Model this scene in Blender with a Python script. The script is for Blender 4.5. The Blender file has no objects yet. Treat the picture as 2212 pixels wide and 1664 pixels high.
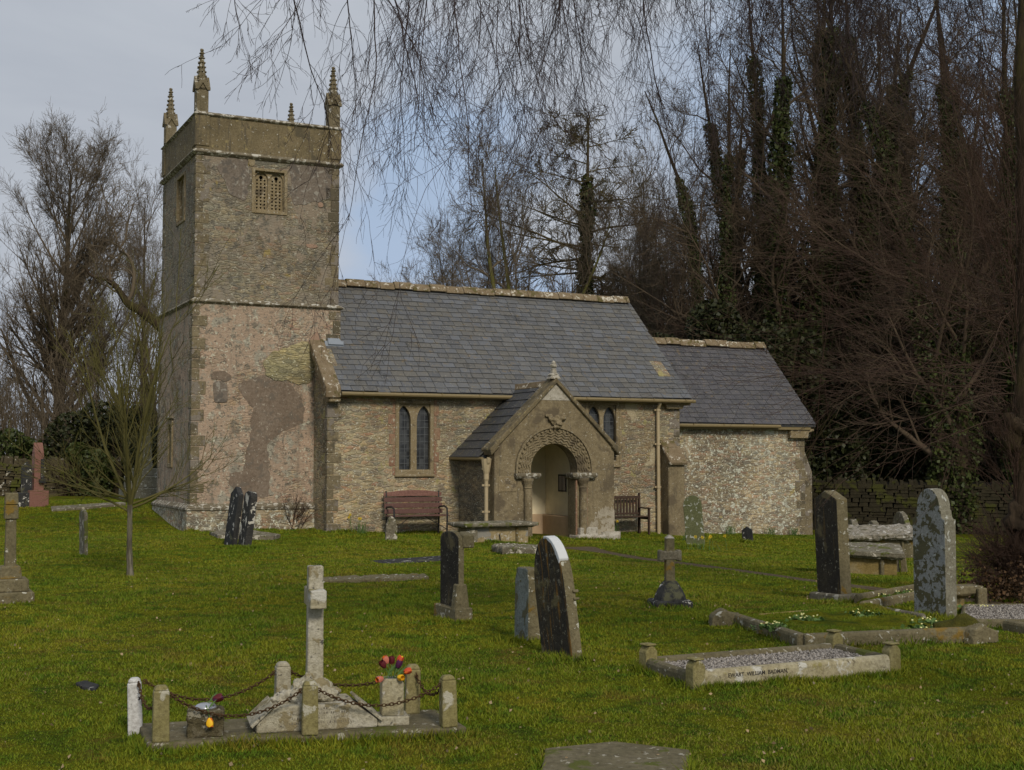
import bpy, bmesh, math, random
import numpy as np
from mathutils import Vector, Matrix, Euler
from mathutils.geometry import tessellate_polygon
R = math.radians
scene = bpy.context.scene
col = scene.collection
# ------------------------------------------------------------------ camera, sky, sun, exposure
FOC, PITCH, EYE = 2800.0, math.atan(158 / 2800), 1.6          # focal length in pixels of a 2212 px wide frame
cam_d = bpy.data.cameras.new("camera"); cam = bpy.data.objects.new("camera", cam_d); col.objects.link(cam)
cam_d.sensor_width = 36; cam_d.lens = 36 * FOC / 2212
cam_d.clip_start = 0.1; cam_d.clip_end = 3000
cam.location = (0, 0, EYE); cam.rotation_euler = (R(90) + PITCH, 0, 0)
scene.camera = cam
scene.view_settings.view_transform = 'Standard'; scene.view_settings.look = 'None'
scene.view_settings.exposure = 0.55; scene.view_settings.gamma = 1
SUN_EL, SUN_AZ = R(34), R(158)          # azimuth clockwise from +Y (the view direction)
sun_d = bpy.data.lights.new("sun", 'SUN'); sun = bpy.data.objects.new("sun", sun_d); col.objects.link(sun)
sun_d.energy = 1.5; sun_d.angle = R(12); sun_d.color = (1.0, 0.90, 0.74)
sv = Vector((math.sin(SUN_AZ) * math.cos(SUN_EL), math.cos(SUN_AZ) * math.cos(SUN_EL), math.sin(SUN_EL)))
sun.rotation_euler = sv.to_track_quat('Z', 'Y').to_euler()


class NT:
    """small helper for building node trees"""
    def __init__(s, nt):
        s.nt = nt; s.n = nt.nodes; s.l = nt.links
    def new(s, t, **kw):
        n = s.n.new(t)
        for k, v in kw.items(): setattr(n, k, v)
        return n
    def put(s, sock, v):
        if isinstance(v, bpy.types.NodeSocket): s.l.new(v, sock)
        elif v is not None:
            if sock.type == 'RGBA' and not hasattr(v, '__len__'): v = (v, v, v, 1)
            if hasattr(v, '__len__') and sock.type == 'RGBA' and len(v) == 3: v = (*v, 1)
            sock.default_value = v
    def coord(s, kind='Object'):
        return s.new('ShaderNodeTexCoord').outputs[kind]
    def map(s, vec, scale=(1, 1, 1), loc=(0, 0, 0), rot=(0, 0, 0)):
        n = s.new('ShaderNodeMapping'); s.l.new(vec, n.inputs[0])
        n.inputs['Scale'].default_value = scale if hasattr(scale, '__len__') else (scale,) * 3
        n.inputs['Location'].default_value = loc; n.inputs['Rotation'].default_value = rot
        return n.outputs[0]
    def noise(s, vec, scale=5, detail=4, rough=.55, dist=0, out=0):
        n = s.new('ShaderNodeTexNoise'); s.l.new(vec, n.inputs['Vector'])
        n.inputs['Scale'].default_value = scale; n.inputs['Detail'].default_value = detail
        n.inputs['Roughness'].default_value = rough; n.inputs['Distortion'].default_value = dist
        return n.outputs[out]
    def vor(s, vec, scale=5, feature='F1', out='Distance', rand=1):
        n = s.new('ShaderNodeTexVoronoi', feature=feature); s.l.new(vec, n.inputs['Vector'])
        n.inputs['Scale'].default_value = scale; n.inputs['Randomness'].default_value = rand
        return n.outputs[out]
    def ramp(s, fac, stops, interp='LINEAR'):
        n = s.new('ShaderNodeValToRGB'); n.color_ramp.interpolation = interp
        el = n.color_ramp.elements
        while len(el) < len(stops): el.new(0.5)
        for e, (p, c) in zip(el, stops):
            e.position = p
            e.color = (c, c, c, 1) if not hasattr(c, '__len__') else (*c, 1)[:4]
        s.put(n.inputs[0], fac)
        return n.outputs[0]
    def step(s, fac, a, b):                     # smooth 0..1 between a and b
        n = s.new('ShaderNodeMapRange'); s.put(n.inputs[0], fac)
        n.interpolation_type = 'SMOOTHSTEP'
        n.inputs[1].default_value = a; n.inputs[2].default_value = b
        return n.outputs[0]
    def mix(s, fac, a, b, mode='MIX'):
        n = s.new('ShaderNodeMix', data_type='RGBA', blend_type=mode); n.clamp_factor = True
        s.put(n.inputs[0], fac); s.put(n.inputs[6], a); s.put(n.inputs[7], b)
        return n.outputs[2]
    def math(s, op, a, b=None, clamp=False):
        n = s.new('ShaderNodeMath', operation=op); n.use_clamp = clamp
        s.put(n.inputs[0], a)
        if b is not None: s.put(n.inputs[1], b)
        return n.outputs[0]
    def bump(s, h, strength=.5, dist=.02, normal=None):
        n = s.new('ShaderNodeBump'); s.put(n.inputs['Height'], h)
        n.inputs['Strength'].default_value = strength; n.inputs['Distance'].default_value = dist
        if normal: s.l.new(normal, n.inputs['Normal'])
        return n.outputs[0]
    def sep(s, vec):
        n = s.new('ShaderNodeSeparateXYZ'); s.l.new(vec, n.inputs[0]); return n.outputs
    def attr(s, name, out='Fac'):
        n = s.new('ShaderNodeAttribute'); n.attribute_name = name; return n.outputs[out]


# sky: Nishita blue behind a broken sheet of grey cloud
world = bpy.data.worlds.new("World"); scene.world = world; world.use_nodes = True
wn = NT(world.node_tree); wn.n.clear()
sky = wn.new('ShaderNodeTexSky'); sky.sky_type = 'NISHITA'; sky.sun_disc = False
sky.sun_elevation = SUN_EL; sky.sun_rotation = SUN_AZ; sky.air_density = 1.3; sky.dust_density = 2.0
wv = wn.coord('Generated')
wm = wn.map(wv, (1.0, 1.0, 2.4), loc=(.35, .2, .1))
c1 = wn.noise(wm, 2.3, 5, .5, .3)
z_ = wn.sep(wv)
def gap(u, v, r0, r1):                       # a rent in the cloud round one direction of the sky
    a, b = (u - 1106) / FOC, (832 - v) / FOC
    d = Vector((a, math.cos(PITCH) - b * math.sin(PITCH), math.sin(PITCH) + b * math.cos(PITCH))).normalized()
    dp = wn.new('ShaderNodeVectorMath', operation='DOT_PRODUCT'); wn.l.new(wv, dp.inputs[0]); dp.inputs[1].default_value = d
    an = wn.math('ARCCOSINE', dp.outputs['Value'])
    an = wn.math('ADD', an, wn.math('MULTIPLY', wn.math('SUBTRACT', c1, .5), .38))
    return wn.step(an, math.radians(r1), math.radians(r0))
g_ = wn.math('MAXIMUM', gap(930, 440, 0.0, 5.5), gap(2000, 120, 2, 13)); g_ = wn.math('MAXIMUM', g_, gap(1130, 640, 0, 4.0)); g_ = wn.math('MAXIMUM', g_, gap(-1500, 400, 5, 20)); g_ = wn.math('MAXIMUM', g_, gap(3600, 300, 5, 22))
cover = wn.math('SUBTRACT', 1, g_)
shade = wn.noise(wn.map(wv, (1.2, 1.2, 3.5), loc=(4, 1, 2)), 2.6, 6, .55, .4)
cloud = wn.ramp(shade, [(.3, (2.3, 2.5, 2.85)), (.52, (2.6, 2.8, 3.12)), (.72, (2.9, 3.06, 3.34))])
skymix = wn.mix(wn.math('MAXIMUM', cover, .25), (1.95, 2.65, 3.75), cloud)
bg = wn.new('ShaderNodeBackground'); wn.l.new(skymix, bg.inputs[0]); bg.inputs[1].default_value = 0.125
wo = wn.new('ShaderNodeOutputWorld'); wn.l.new(bg.outputs[0], wo.inputs[0])

# ------------------------------------------------------------------ places
AZ = R(26)                                  # the church axis: local x runs east, 26 degrees off +X
E_ = np.array([math.cos(AZ), math.sin(AZ)]); N_ = np.array([-math.sin(AZ), math.cos(AZ)])
ORG = np.array([-7.03, 28.535])             # south-west corner of the tower
def sstep(a, b, x):
    t = np.clip((np.asarray(x, float) - a) / (b - a), 0, 1); return t * t * (3 - 2 * t)
def gheight(x, y):
    """height of the churchyard: level by the gate, falling east and rising north-west at the church"""
    x = np.asarray(x, float); y = np.asarray(y, float)
    t = np.clip(x + 7, 0, 15); far = np.clip(x + 7 - 15, 0, 22)
    s = -(.015 * t + .0012 * t * t) - .02 * far
    n = (x + 7.03) * N_[0] + (y - 28.535) * N_[1]
    rise = .46 * sstep(0.2, 5.5, n) * sstep(0, -3.5, x + 4.0)
    h = sstep(15, 28, y) * (s + rise)
    h = h + .018 * np.sin(x * 1.3 + 1) * np.sin(y * .9) + .010 * np.sin(x * 2.9 + y * 1.7)
    return h
def ray(u, v):
    a, b = (u - 1106) / FOC, (832 - v) / FOC
    return np.array([a, math.cos(PITCH) - b * math.sin(PITCH), math.sin(PITCH) + b * math.cos(PITCH)])
def G(u, v, dz=0.0):
    """where a line of sight meets the ground"""
    d = ray(u, v); z = 0.0
    for _ in range(12):
        t = (z + dz - EYE) / d[2]; p = t * d
        z = .5 * z + .5 * float(gheight(p[0], p[1]))
    return float(p[0]), float(p[1]), z
def church_xy(e, n):
    p = ORG + e * E_ + n * N_; return float(p[0]), float(p[1])
def px_n(u, v, n=0.0):                     # a point of the picture on the church plane n = const -> (e, z)
    d = ray(u, v); p0 = ORG + n * N_
    t = (p0 @ N_) / (d[:2] @ N_); p = t * d
    return float((p[:2] - ORG) @ E_), float(EYE + p[2])

# ------------------------------------------------------------------ objects
def tag(o, label=None, cat=None, group=None, kind=None):
    if label: o['label'] = label
    if cat: o['category'] = cat
    if group: o['group'] = group
    if kind: o['kind'] = kind
    return o
def empty(name, label, cat, loc, rz=0, group=None):
    o = bpy.data.objects.new(name, None); col.objects.link(o); o.empty_display_size = .2
    o.location = loc; o.rotation_euler = (0, 0, rz)
    return tag(o, label, cat, group)
def link_mesh(me, name, mat, parent=None, smooth=False):
    if isinstance(mat, (list, tuple)):
        for m in mat: me.materials.append(m)
    elif mat: me.materials.append(mat)
    o = bpy.data.objects.new(name, me); col.objects.link(o)
    if parent: o.parent = parent
    if smooth and len(me.polygons):
        me.polygons.foreach_set('use_smooth', np.ones(len(me.polygons), bool))
    return o
def np_mesh(name, V, F, mat, parent=None, smooth=False, attr=None, mi=None):
    """V (n,3), F (m,k) arrays"""
    V = np.ascontiguousarray(V, np.float32); F = np.ascontiguousarray(F, np.int32)
    me = bpy.data.meshes.new(name); k = F.shape[1]
    me.vertices.add(len(V)); me.vertices.foreach_set('co', V.ravel())
    me.loops.add(F.size); me.loops.foreach_set('vertex_index', F.ravel())
    me.polygons.add(len(F)); me.polygons.foreach_set('loop_start', np.arange(0, F.size, k, dtype=np.int32))
    me.polygons.foreach_set('loop_total', np.full(len(F), k, np.int32))
    if mi is not None: me.polygons.foreach_set('material_index', np.ascontiguousarray(mi, np.int32))
    me.update(calc_edges=True)
    if attr:
        for an, av in attr.items():
            a = me.attributes.new(an, 'FLOAT', 'POINT'); a.data.foreach_set('value', np.ascontiguousarray(av, np.float32))
    return link_mesh(me, name, mat, parent, smooth)

class MB:
    """collects solids and builds them as one mesh object"""
    def __init__(s): s.v = []; s.f = []; s.a = []; s.cur = 0.0; s.M = None
    def add(s, vs, fs):
        b = len(s.v)
        for p in vs:
            q = Vector(p)
            if s.M is not None: q = s.M @ q
            s.v.append(tuple(q)); s.a.append(s.cur)
        for f in fs: s.f.append([b + i for i in f])
        return s
    def box(s, x0, x1, y0, y1, z0, z1):
        return s.add([(x0, y0, z0), (x1, y0, z0), (x1, y1, z0), (x0, y1, z0), (x0, y0, z1), (x1, y0, z1), (x1, y1, z1), (x0, y1, z1)],
                     [(0, 3, 2, 1), (4, 5, 6, 7), (0, 1, 5, 4), (1, 2, 6, 5), (2, 3, 7, 6), (3, 0, 4, 7)])
    def frus(s, cx, cy, z0, z1, a0, b0, a1, b1):
        """a box with different half sizes at bottom and top"""
        v = [(cx + i * a0, cy + j * b0, z0) for i, j in ((-1, -1), (1, -1), (1, 1), (-1, 1))] + [(cx + i * a1, cy + j * b1, z1) for i, j in ((-1, -1), (1, -1), (1, 1), (-1, 1))]
        return s.add(v, [(0, 3, 2, 1), (4, 5, 6, 7), (0, 1, 5, 4), (1, 2, 6, 5), (2, 3, 7, 6), (3, 0, 4, 7)])
    def prism(s, pts, plane, d0, d1, holes=()):
        """extrude a 2-D outline; plane 'xz' (depth y), 'yz' (depth x), 'xy' (depth z); holes are outlines too"""
        def P(p, d): return (p[0], d, p[1]) if plane == 'xz' else ((d, p[0], p[1]) if plane == 'yz' else (p[0], p[1], d))
        loops = [list(pts)] + [list(h) for h in holes]
        flat = [p for l in loops for p in l]; n = len(flat)
        if holes:
            tris = tessellate_polygon([[Vector((p[0], p[1], 0)) for p in l] for l in loops])
            caps = [tuple(t) for t in tris]
        else: caps = [tuple(range(n))]
        fs = [c for c in caps] + [tuple(n + i for i in reversed(c)) for c in caps]
        b = 0
        for l in loops:
            m = len(l)
            for i in range(m):
                j = (i + 1) % m; fs.append((b + i, b + j, n + b + j, n + b + i))
            b += m
        return s.add([P(p, d0) for p in flat] + [P(p, d1) for p in flat], fs)
    def tube(s, pts, r, n=8, cap=True):
        rr = r if hasattr(r, '__len__') else [r] * len(pts)
        pts = [Vector(p) for p in pts]; vs = []; fs = []; prev = None
        for i, p in enumerate(pts):
            t = (pts[min(i + 1, len(pts) - 1)] - pts[max(i - 1, 0)]).normalized()
            if prev is None:
                prev = t.orthogonal().normalized()
            prev = (prev - t * prev.dot(t)).normalized(); q = t.cross(prev)
            for k in range(n):
                a = 2 * math.pi * k / n; vs.append(p + (prev * math.cos(a) + q * math.sin(a)) * rr[i])
        for i in range(len(pts) - 1):
            for k in range(n):
                fs.append((i * n + k, i * n + (k + 1) % n, (i + 1) * n + (k + 1) % n, (i + 1) * n + k))
        if cap: fs.append(tuple(range(n - 1, -1, -1))); fs.append(tuple((len(pts) - 1) * n + k for k in range(n)))
        return s.add(vs, fs)
    def lathe(s, prof, cx=0, cy=0, n=16):
        vs = []; fs = []
        for r, z in prof:
            for k in range(n):
                a = 2 * math.pi * k / n; vs.append((cx + r * math.cos(a), cy + r * math.sin(a), z))
        for i in range(len(prof) - 1):
            for k in range(n):
                fs.append((i * n + k, i * n + (k + 1) % n, (i + 1) * n + (k + 1) % n, (i + 1) * n + k))
        fs.append(tuple(range(n - 1, -1, -1))); fs.append(tuple((len(prof) - 1) * n + k for k in range(n)))
        return s.add(vs, fs)
    def blob(s, cx, cy, cz, rx, ry, rz, seed=0, amp=.15, seg=14):
        rg = random.Random(seed); ph = [rg.uniform(0, 6.3) for _ in range(6)]; vs = []; fs = []
        rings = seg // 2
        for i in range(rings + 1):
            th = math.pi * i / rings
            for k in range(seg):
                a = 2 * math.pi * k / seg
                d = Vector((math.sin(th) * math.cos(a), math.sin(th) * math.sin(a), math.cos(th)))
                w = 1 + amp * (math.sin(3 * d.x + ph[0]) * math.sin(4 * d.y + ph[1]) + .7 * math.sin(5 * d.z + ph[2] + 3 * d.x) + .4 * math.sin(9 * d.x + ph[3]) * math.sin(8 * d.z + ph[4] + 6 * d.y))
                vs.append((cx + d.x * rx * w, cy + d.y * ry * w, cz + d.z * rz * w))
        for i in range(rings):
            for k in range(seg):
                fs.append((i * seg + k, (i + 1) * seg + k, (i + 1) * seg + (k + 1) % seg, i * seg + (k + 1) % seg))
        return s.add(vs, fs)
    def build(s, name, mat, parent=None, smooth=False, bevel=0, seg=1, rough=0, voxel=.02, freq=.12):
        me = bpy.data.meshes.new(name); me.from_pydata(s.v, [], s.f)
        bm = bmesh.new(); bm.from_mesh(me)
        bmesh.ops.recalc_face_normals(bm, faces=bm.faces); bm.to_mesh(me); bm.free()
        if any(s.a):
            a = me.attributes.new('vary', 'FLOAT', 'POINT'); a.data.foreach_set('value', s.a)
        o = link_mesh(me, name, mat, parent, smooth)
        if bevel:
            m = o.modifiers.new('bevel', 'BEVEL'); m.width = bevel; m.segments = seg; m.limit_method = 'ANGLE'; m.angle_limit = R(35)
        if rough:                                  # weathered stone: remesh and wear the surface down
            m = o.modifiers.new('remesh', 'REMESH'); m.mode = 'VOXEL'; m.voxel_size = voxel; m.use_smooth_shade = True
            for f, k in ((freq, 1.0), (freq * .3, .45)):
                key = 'wear%.3f' % f
                tx = bpy.data.textures.get(key) or bpy.data.textures.new(key, 'CLOUDS')
                tx.noise_scale = f; tx.noise_depth = 3
                m = o.modifiers.new('wear', 'DISPLACE'); m.texture = tx; m.strength = rough * k; m.mid_level = .5; m.texture_coords = 'GLOBAL' if parent else 'LOCAL'
        return o

# ------------------------------------------------------------------ materials
def new_mat(name, rough=.9, spec=.25):
    m = bpy.data.materials.new(name); m.use_nodes = True
    t = NT(m.node_tree); b = t.n['Principled BSDF']
    b.inputs['Roughness'].default_value = rough; b.inputs['Specular IOR Level'].default_value = spec
    return m, t, b
def plain(name, c, rough=.8, spec=.3, metal=0, vary=.25, scale=20):
    m, t, b = new_mat(name, rough, spec); b.inputs['Metallic'].default_value = metal
    v = t.coord(); n = t.noise(v, scale, 4)
    t.put(b.inputs['Base Color'], t.mix(n, [x * (1 - vary) for x in c], [min(1, x * (1 + vary)) for x in c]))
    t.put(b.inputs['Normal'], t.bump(n, .2, .005))
    return m
def stone(name, cols, scale=3, lichens=(), streak=None, bump=.5, bscale=30, rough=.92, stretch=(1, 1, 1), cut=None):
    """weathered stone: a ramp of colours over noise, vertical stains, lichen blots (colour, scale, threshold, softness)"""
    m, t, b = new_mat(name, rough, .2)
    oi = t.new('ShaderNodeObjectInfo')
    va = t.new('ShaderNodeVectorMath', operation='ADD'); t.l.new(t.coord(), va.inputs[0])
    cx = t.new('ShaderNodeCombineXYZ'); k = t.math('MULTIPLY', oi.outputs['Random'], 40)
    for i in range(3): t.l.new(k, cx.inputs[i])
    t.l.new(cx.outputs[0], va.inputs[1]); v = va.outputs[0]
    vs = t.map(v, stretch)
    n1 = t.noise(vs, scale, 6, .62, .2)
    n = len(cols); c = t.ramp(n1, [(.28 + .44 * i / max(1, n - 1), cc) for i, cc in enumerate(cols)])
    nf = t.noise(v, scale * 9, 5, .7)
    c = t.mix(t.step(nf, .35, .75), c, t.mix(1.0, c, (.58, .56, .54), 'MULTIPLY'))
    if streak:
        sc, lo, hi = streak
        ns = t.noise(t.map(v, (3.2, 3.2, .35)), 4.0, 4, .6, .15)
        c = t.mix(t.math('MULTIPLY', t.step(ns, .5 + (lo - .5) * .8, .5 + (hi - .5) * .7), .85), c, sc)
    hb = nf
    for i, (lc, ls, th, so) in enumerate(lichens):
        th = .5 + (th - .5) * .66; so *= .7
        a = t.noise(t.map(v, loc=(3.1 * i + 1, 1.7 * i, 5.3 * i)), ls, 5, .62, .3)
        mk = t.step(a, th, th + so)
        c = t.mix(mk, c, lc); hb = t.math('ADD', hb, t.math('MULTIPLY', mk, .35))
    t.put(b.inputs['Base Color'], c)
    h = t.math('ADD', hb, t.noise(v, bscale, 5, .65))
    t.put(b.inputs['Normal'], t.bump(h, bump, .02))
    return m

def rubble(name, palette, mortar, lichen, lich_amt=.56, scale=5.3, flat=3.1, soot=None, render=None, bump=.55, gain=1.42):
    """coursed rubble: squashed voronoi stones in mortar, blotched with lichen and the remains of render"""
    m, t, b = new_mat(name, .95, .15)
    v = t.coord()
    wob = t.noise(v, 2.2, 3, .5, 0, 1)
    vm = t.new('ShaderNodeVectorMath', operation='SCALE'); t.l.new(wob, vm.inputs[0]); vm.inputs[3].default_value = .10
    va = t.new('ShaderNodeVectorMath', operation='ADD'); t.l.new(v, va.inputs[0]); t.l.new(vm.outputs[0], va.inputs[1])
    va2 = t.new('ShaderNodeVectorMath', operation='MULTIPLY'); t.l.new(va.outputs[0], va2.inputs[0]); va2.inputs[1].default_value = (1, 1, flat)
    q = va2.outputs[0]
    cell = t.vor(q, scale, 'F1', 'Color'); edge = t.vor(q, scale, 'DISTANCE_TO_EDGE')
    cs = t.sep(cell)
    n = len(palette)
    c = t.ramp(cs[0], [((i + .5) / n, p) for i, p in enumerate(palette)], 'CONSTANT')
    big = t.noise(v, .9, 5, .6, .4)
    c = t.mix(t.step(big, .35, .7), c, t.mix(1.0, c, (1.12, .98, .86), 'MULTIPLY'))
    fine = t.noise(v, 26, 6, .72)
    c = t.mix(t.math('MULTIPLY', t.step(fine, .3, .75), .75), c, t.mix(1.0, c, (.45, .43, .42), 'MULTIPLY'))
    mk = t.step(edge, .0, .10)
    mortm = t.math('MULTIPLY', t.math('SUBTRACT', 1, mk), .45)
    c = t.mix(mortm, c, mortar)
    bed = t.noise(t.map(v, (3, 3, 16)), 2.4, 6, .72, .3); c = t.mix(t.math('MULTIPLY', t.step(bed, .46, .68), .35), c, t.mix(1.0, c, (.58, .56, .52), 'MULTIPLY'))
    mac = t.noise(v, .55, 6, .65, .6); c = t.mix(t.step(mac, .40, .62), t.mix(1.0, c, (.76, .76, .76), 'MULTIPLY'), t.mix(1.0, c, (1.22, 1.2, 1.16), 'MULTIPLY'))
    mid = t.noise(v, 6.5, 5, .7, .3); c = t.mix(t.math('MULTIPLY', t.step(mid, .50, .64), .55), c, t.mix(1.0, c, (1.5, 1.46, 1.36), 'MULTIPLY')); c = t.mix(t.math('MULTIPLY', t.step(bed, .50, .36), .3), c, t.mix(1.0, c, (1.35, 1.33, 1.25), 'MULTIPLY'))
    spk = t.noise(t.map(v, loc=(5, 5, 5)), 26, 3, .6); c = t.mix(t.math('MULTIPLY', t.step(spk, .635, .67), .85), c, (.50, .48, .42))
    h = t.math('MULTIPLY', t.step(edge, .0, .16), 1.0)
    h = t.math('ADD', h, t.math('MULTIPLY', cs[1], .35)); h = t.math('ADD', h, t.math('MULTIPLY', bed, -.4))
    if render:
        rc, rs, th, so = render
        rn = t.noise(t.map(v, (1, 1, 1), loc=(7, 3, 2)), rs, 6, .66, .5); rm = t.step(rn, th, th + so)
        rcol = t.mix(t.noise(v, 14, 5, .7), rc, [x * 1.35 for x in rc])
        c = t.mix(rm, c, rcol); h = t.math('ADD', t.math('MULTIPLY', h, t.math('SUBTRACT', 1, t.math('MULTIPLY', rm, .8))), t.math('MULTIPLY', rm, .9))
    for i, (lc, ls, th, so) in enumerate(lichen):
        th = .5 + (th - .5) * .72; so *= .7
        a = t.noise(t.map(v, loc=(2.1 * i + 1, 4.7 * i, 1.3 * i)), ls, 6, .68, .25)
        lm = t.math('MULTIPLY', t.step(a, th, th + so), .85)
        c = t.mix(lm, c, lc)
    if soot:
        sc, lo, hi = soot
        ns = t.noise(t.map(v, (2.2, 2.2, .3)), 1.6, 4, .6, .2); c = t.mix(t.math('MULTIPLY', t.step(ns, lo, hi), .75), c, sc)
    c = t.mix(1.0, c, (gain * .97, gain, gain * .93), 'MULTIPLY')
    t.put(b.inputs['Base Color'], c)
    t.put(b.inputs['Normal'], t.bump(t.math('ADD', h, t.math('MULTIPLY', fine, .7)), bump, .035))
    return m

M = {}
M['nave_wall'] = rubble('rubble_tan', [(.24, .20, .145), (.20, .17, .135), (.30, .25, .175), (.17, .15, .13), (.26, .19, .14), (.22, .20, .17), (.235, .19, .15), (.27, .24, .18), (.21, .19, .145), (.25, .22, .165), (.19, .175, .145), (.25, .165, .125)],
                        (.27, .23, .17), [((.46, .44, .40), 19, .64, .05), ((.24, .21, .10), 3, .60, .14)], render=((.235, .195, .14), 1.5, .60, .05))
M['chancel_wall'] = rubble('rubble_lichened', [(.24, .21, .16), (.20, .17, .14), (.30, .26, .20), (.17, .15, .13), (.26, .19, .15), (.20, .19, .17), (.29, .27, .23)],
                           (.25, .215, .165), [((.50, .50, .46), 12, .57, .07), ((.40, .40, .36), 4, .60, .08), ((.26, .21, .09), 2.5, .64, .12)], render=((.22, .175, .13), 1.2, .62, .05))
M['tower_high'] = rubble('tower_stone_upper', [(.195, .175, .14), (.17, .155, .135), (.225, .195, .15), (.185, .15, .12), (.21, .195, .165), (.16, .15, .135), (.21, .155, .125)],
                         (.20, .175, .14), [((.44, .41, .35), 15, .665, .04), ((.19, .16, .135), 1.3, .50, .14), ((.10, .09, .08), 6, .56, .10), ((.31, .29, .25), 9, .61, .08), ((.25, .19, .08), 3, .66, .1)], soot=((.11, .10, .088), .55, .78), scale=5.0, render=((.17, .135, .11), 1.1, .53, .04), gain=1.28)
M['tower_low'] = rubble('tower_stone_lower', [(.24, .19, .155), (.20, .165, .14), (.27, .22, .17), (.20, .14, .12), (.24, .215, .18)],
                        (.24, .19, .155), [((.31, .22, .175), .95, .52, .16), ((.22, .205, .18), 2.6, .54, .12), ((.12, .105, .09), 6.5, .55, .10), ((.36, .34, .29), 10, .61, .07), ((.085, .075, .065), 17, .60, .06), ((.46, .44, .39), 27, .67, .04)], render=((.225, .165, .132), .8, .40, .10), soot=((.085, .078, .068), .54, .80), scale=5.0, bump=.55)
M['render_brown'] = stone('brown_render', [(.18, .138, .105), (.215, .168, .128), (.245, .20, .158)], 2.2, [((.15, .125, .10), 5, .58, .1), ((.33, .29, .235), 15, .665, .05)], bump=.35, bscale=70)
M['render_grey'] = stone('grey_brown_render', [(.155, .13, .11), (.19, .16, .13), (.22, .185, .155)], 3, [((.27, .25, .215), 7, .56, .10), ((.12, .105, .09), 5, .56, .1)], bump=.3)
M['render_pink'] = stone('pink_render', [(.33, .22, .16), (.38, .26, .19)], 5, bump=.3)
M['exposed'] = rubble('exposed_rubble', [(.26, .235, .15), (.22, .20, .14), (.30, .27, .18), (.19, .18, .13)], (.16, .14, .09), [((.36, .34, .25), 9, .64, .08)], scale=4.5, flat=3.6)
M['ashlar'] = stone('tan_dressed_stone', [(.23, .18, .10), (.28, .225, .135), (.32, .27, .18)], 4, [((.50, .47, .40), 17, .66, .05), ((.13, .105, .07), 3.5, .62, .12)], bump=.5)
M['ashlar_dark'] = stone('parapet_stone', [(.15, .12, .07), (.19, .155, .09), (.23, .185, .11)], 3, [((.52, .50, .44), 16, .70, .03), ((.10, .085, .055), 2.2, .56, .12), ((.27, .22, .11), 6, .66, .06)], streak=((.10, .085, .06), .56, .75), bump=.6)
M['string'] = stone('string_course_stone', [(.16, .135, .09), (.24, .21, .15)], 5, [((.50, .48, .42), 9, .52, .08)], bump=.6)
M['pinnacle'] = stone('pinnacle_stone', [(.13, .11, .065), (.19, .16, .10), (.24, .205, .14)], 5, [((.46, .44, .38), 7, .61, .05)], bump=.7)
M['quoin'] = stone('quoin_stone', [(.155, .13, .085), (.205, .17, .105), (.25, .21, .135)], 2, [((.20, .175, .145), 2.6, .52, .06), ((.105, .09, .06), 1.4, .55, .1), ((.48, .45, .38), 16, .66, .05), ((.12, .10, .07), 5, .62, .1)], bump=.6)
M['porch'] = stone('porch_stone', [(.185, .15, .092), (.24, .195, .118), (.29, .24, .15)], 2.2, [((.44, .41, .34), 22, .70, .03), ((.125, .10, .065), 1.6, .56, .14)], streak=((.13, .11, .075), .6, .8), bump=.6)
M['white_lichen'] = stone('lichen_white_stone', [(.28, .25, .18), (.50, .47, .40), (.60, .57, .50)], 9, [((.20, .165, .10), 14, .66, .05)], bump=.8)
M['redstone'] = stone('red_jamb_stone', [(.27, .15, .10), (.30, .19, .125), (.30, .235, .15)], 4, [((.42, .38, .30), 14, .66, .06)], bump=.5)
M['plaster'] = plain('porch_plaster', (.80, .73, .54), .95, .1, vary=.15, scale=5)
M['pink_bench'] = plain('porch_bench_stone', (.46, .34, .225), .95, .1, vary=.2, scale=7)
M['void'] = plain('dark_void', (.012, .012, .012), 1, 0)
m, t, b = new_mat('leaded_glass', .18, .5)
v = t.coord(); pane = t.vor(t.map(v, (9.5, 9.5, 6.0)), 1, 'F1', 'Color', 0); ps = t.sep(pane)
t.put(b.inputs['Base Color'], t.mix(ps[0], (.018, .02, .024), (.06, .065, .07)))
t.put(b.inputs['Roughness'], t.math('ADD', t.math('MULTIPLY', ps[1], .25), .12))
t.put(b.inputs['Normal'], t.bump(t.noise(v, 8, 3), .4, .02)); M['glass'] = m
M['lead'] = plain('lead', (.13, .14, .15), .6, .4, .3)
M['flashing'] = plain('lead_flashing', (.32, .36, .42), .45, .5, .5, vary=.15, scale=6)
M['pipe'] = plain('cream_painted_iron', (.42, .34, .21), .55, .4, vary=.12)
M['gutter'] = plain('gutter_paint', (.20, .155, .075), .6, .35, vary=.2)
# slates: each tile carries its own value
def slate(name, cols, warm):
    m, t, b = new_mat(name, .62, .35)
    v = t.coord(); a = t.attr('vary')
    c = t.ramp(a, [(i / (len(cols) - 1), x) for i, x in enumerate(cols)])
    n = t.noise(v, 7, 6, .7, .3); c = t.mix(t.step(n, .50, .66), c, warm)
    st = t.noise(t.map(v, (1.6, .8, .8), loc=(0, 2, 1)), 1.3, 6, .7, .5)
    c = t.mix(t.math('MULTIPLY', t.step(st, .585, .66), .6), c, (.042, .042, .042))
    sp = t.noise(v, 24, 4, .7); c = t.mix(t.math('MULTIPLY', t.step(sp, .60, .65), .6), c, (.30, .29, .25))
    oc = t.noise(v, 5, 5, .7); c = t.mix(t.math('MULTIPLY', t.step(oc, .60, .66), .7), c, (.17, .13, .075))
    t.put(b.inputs['Base Color'], c)
    t.put(b.inputs['Normal'], t.bump(t.noise(v, 22, 5, .7), .45, .012))
    return m
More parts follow.
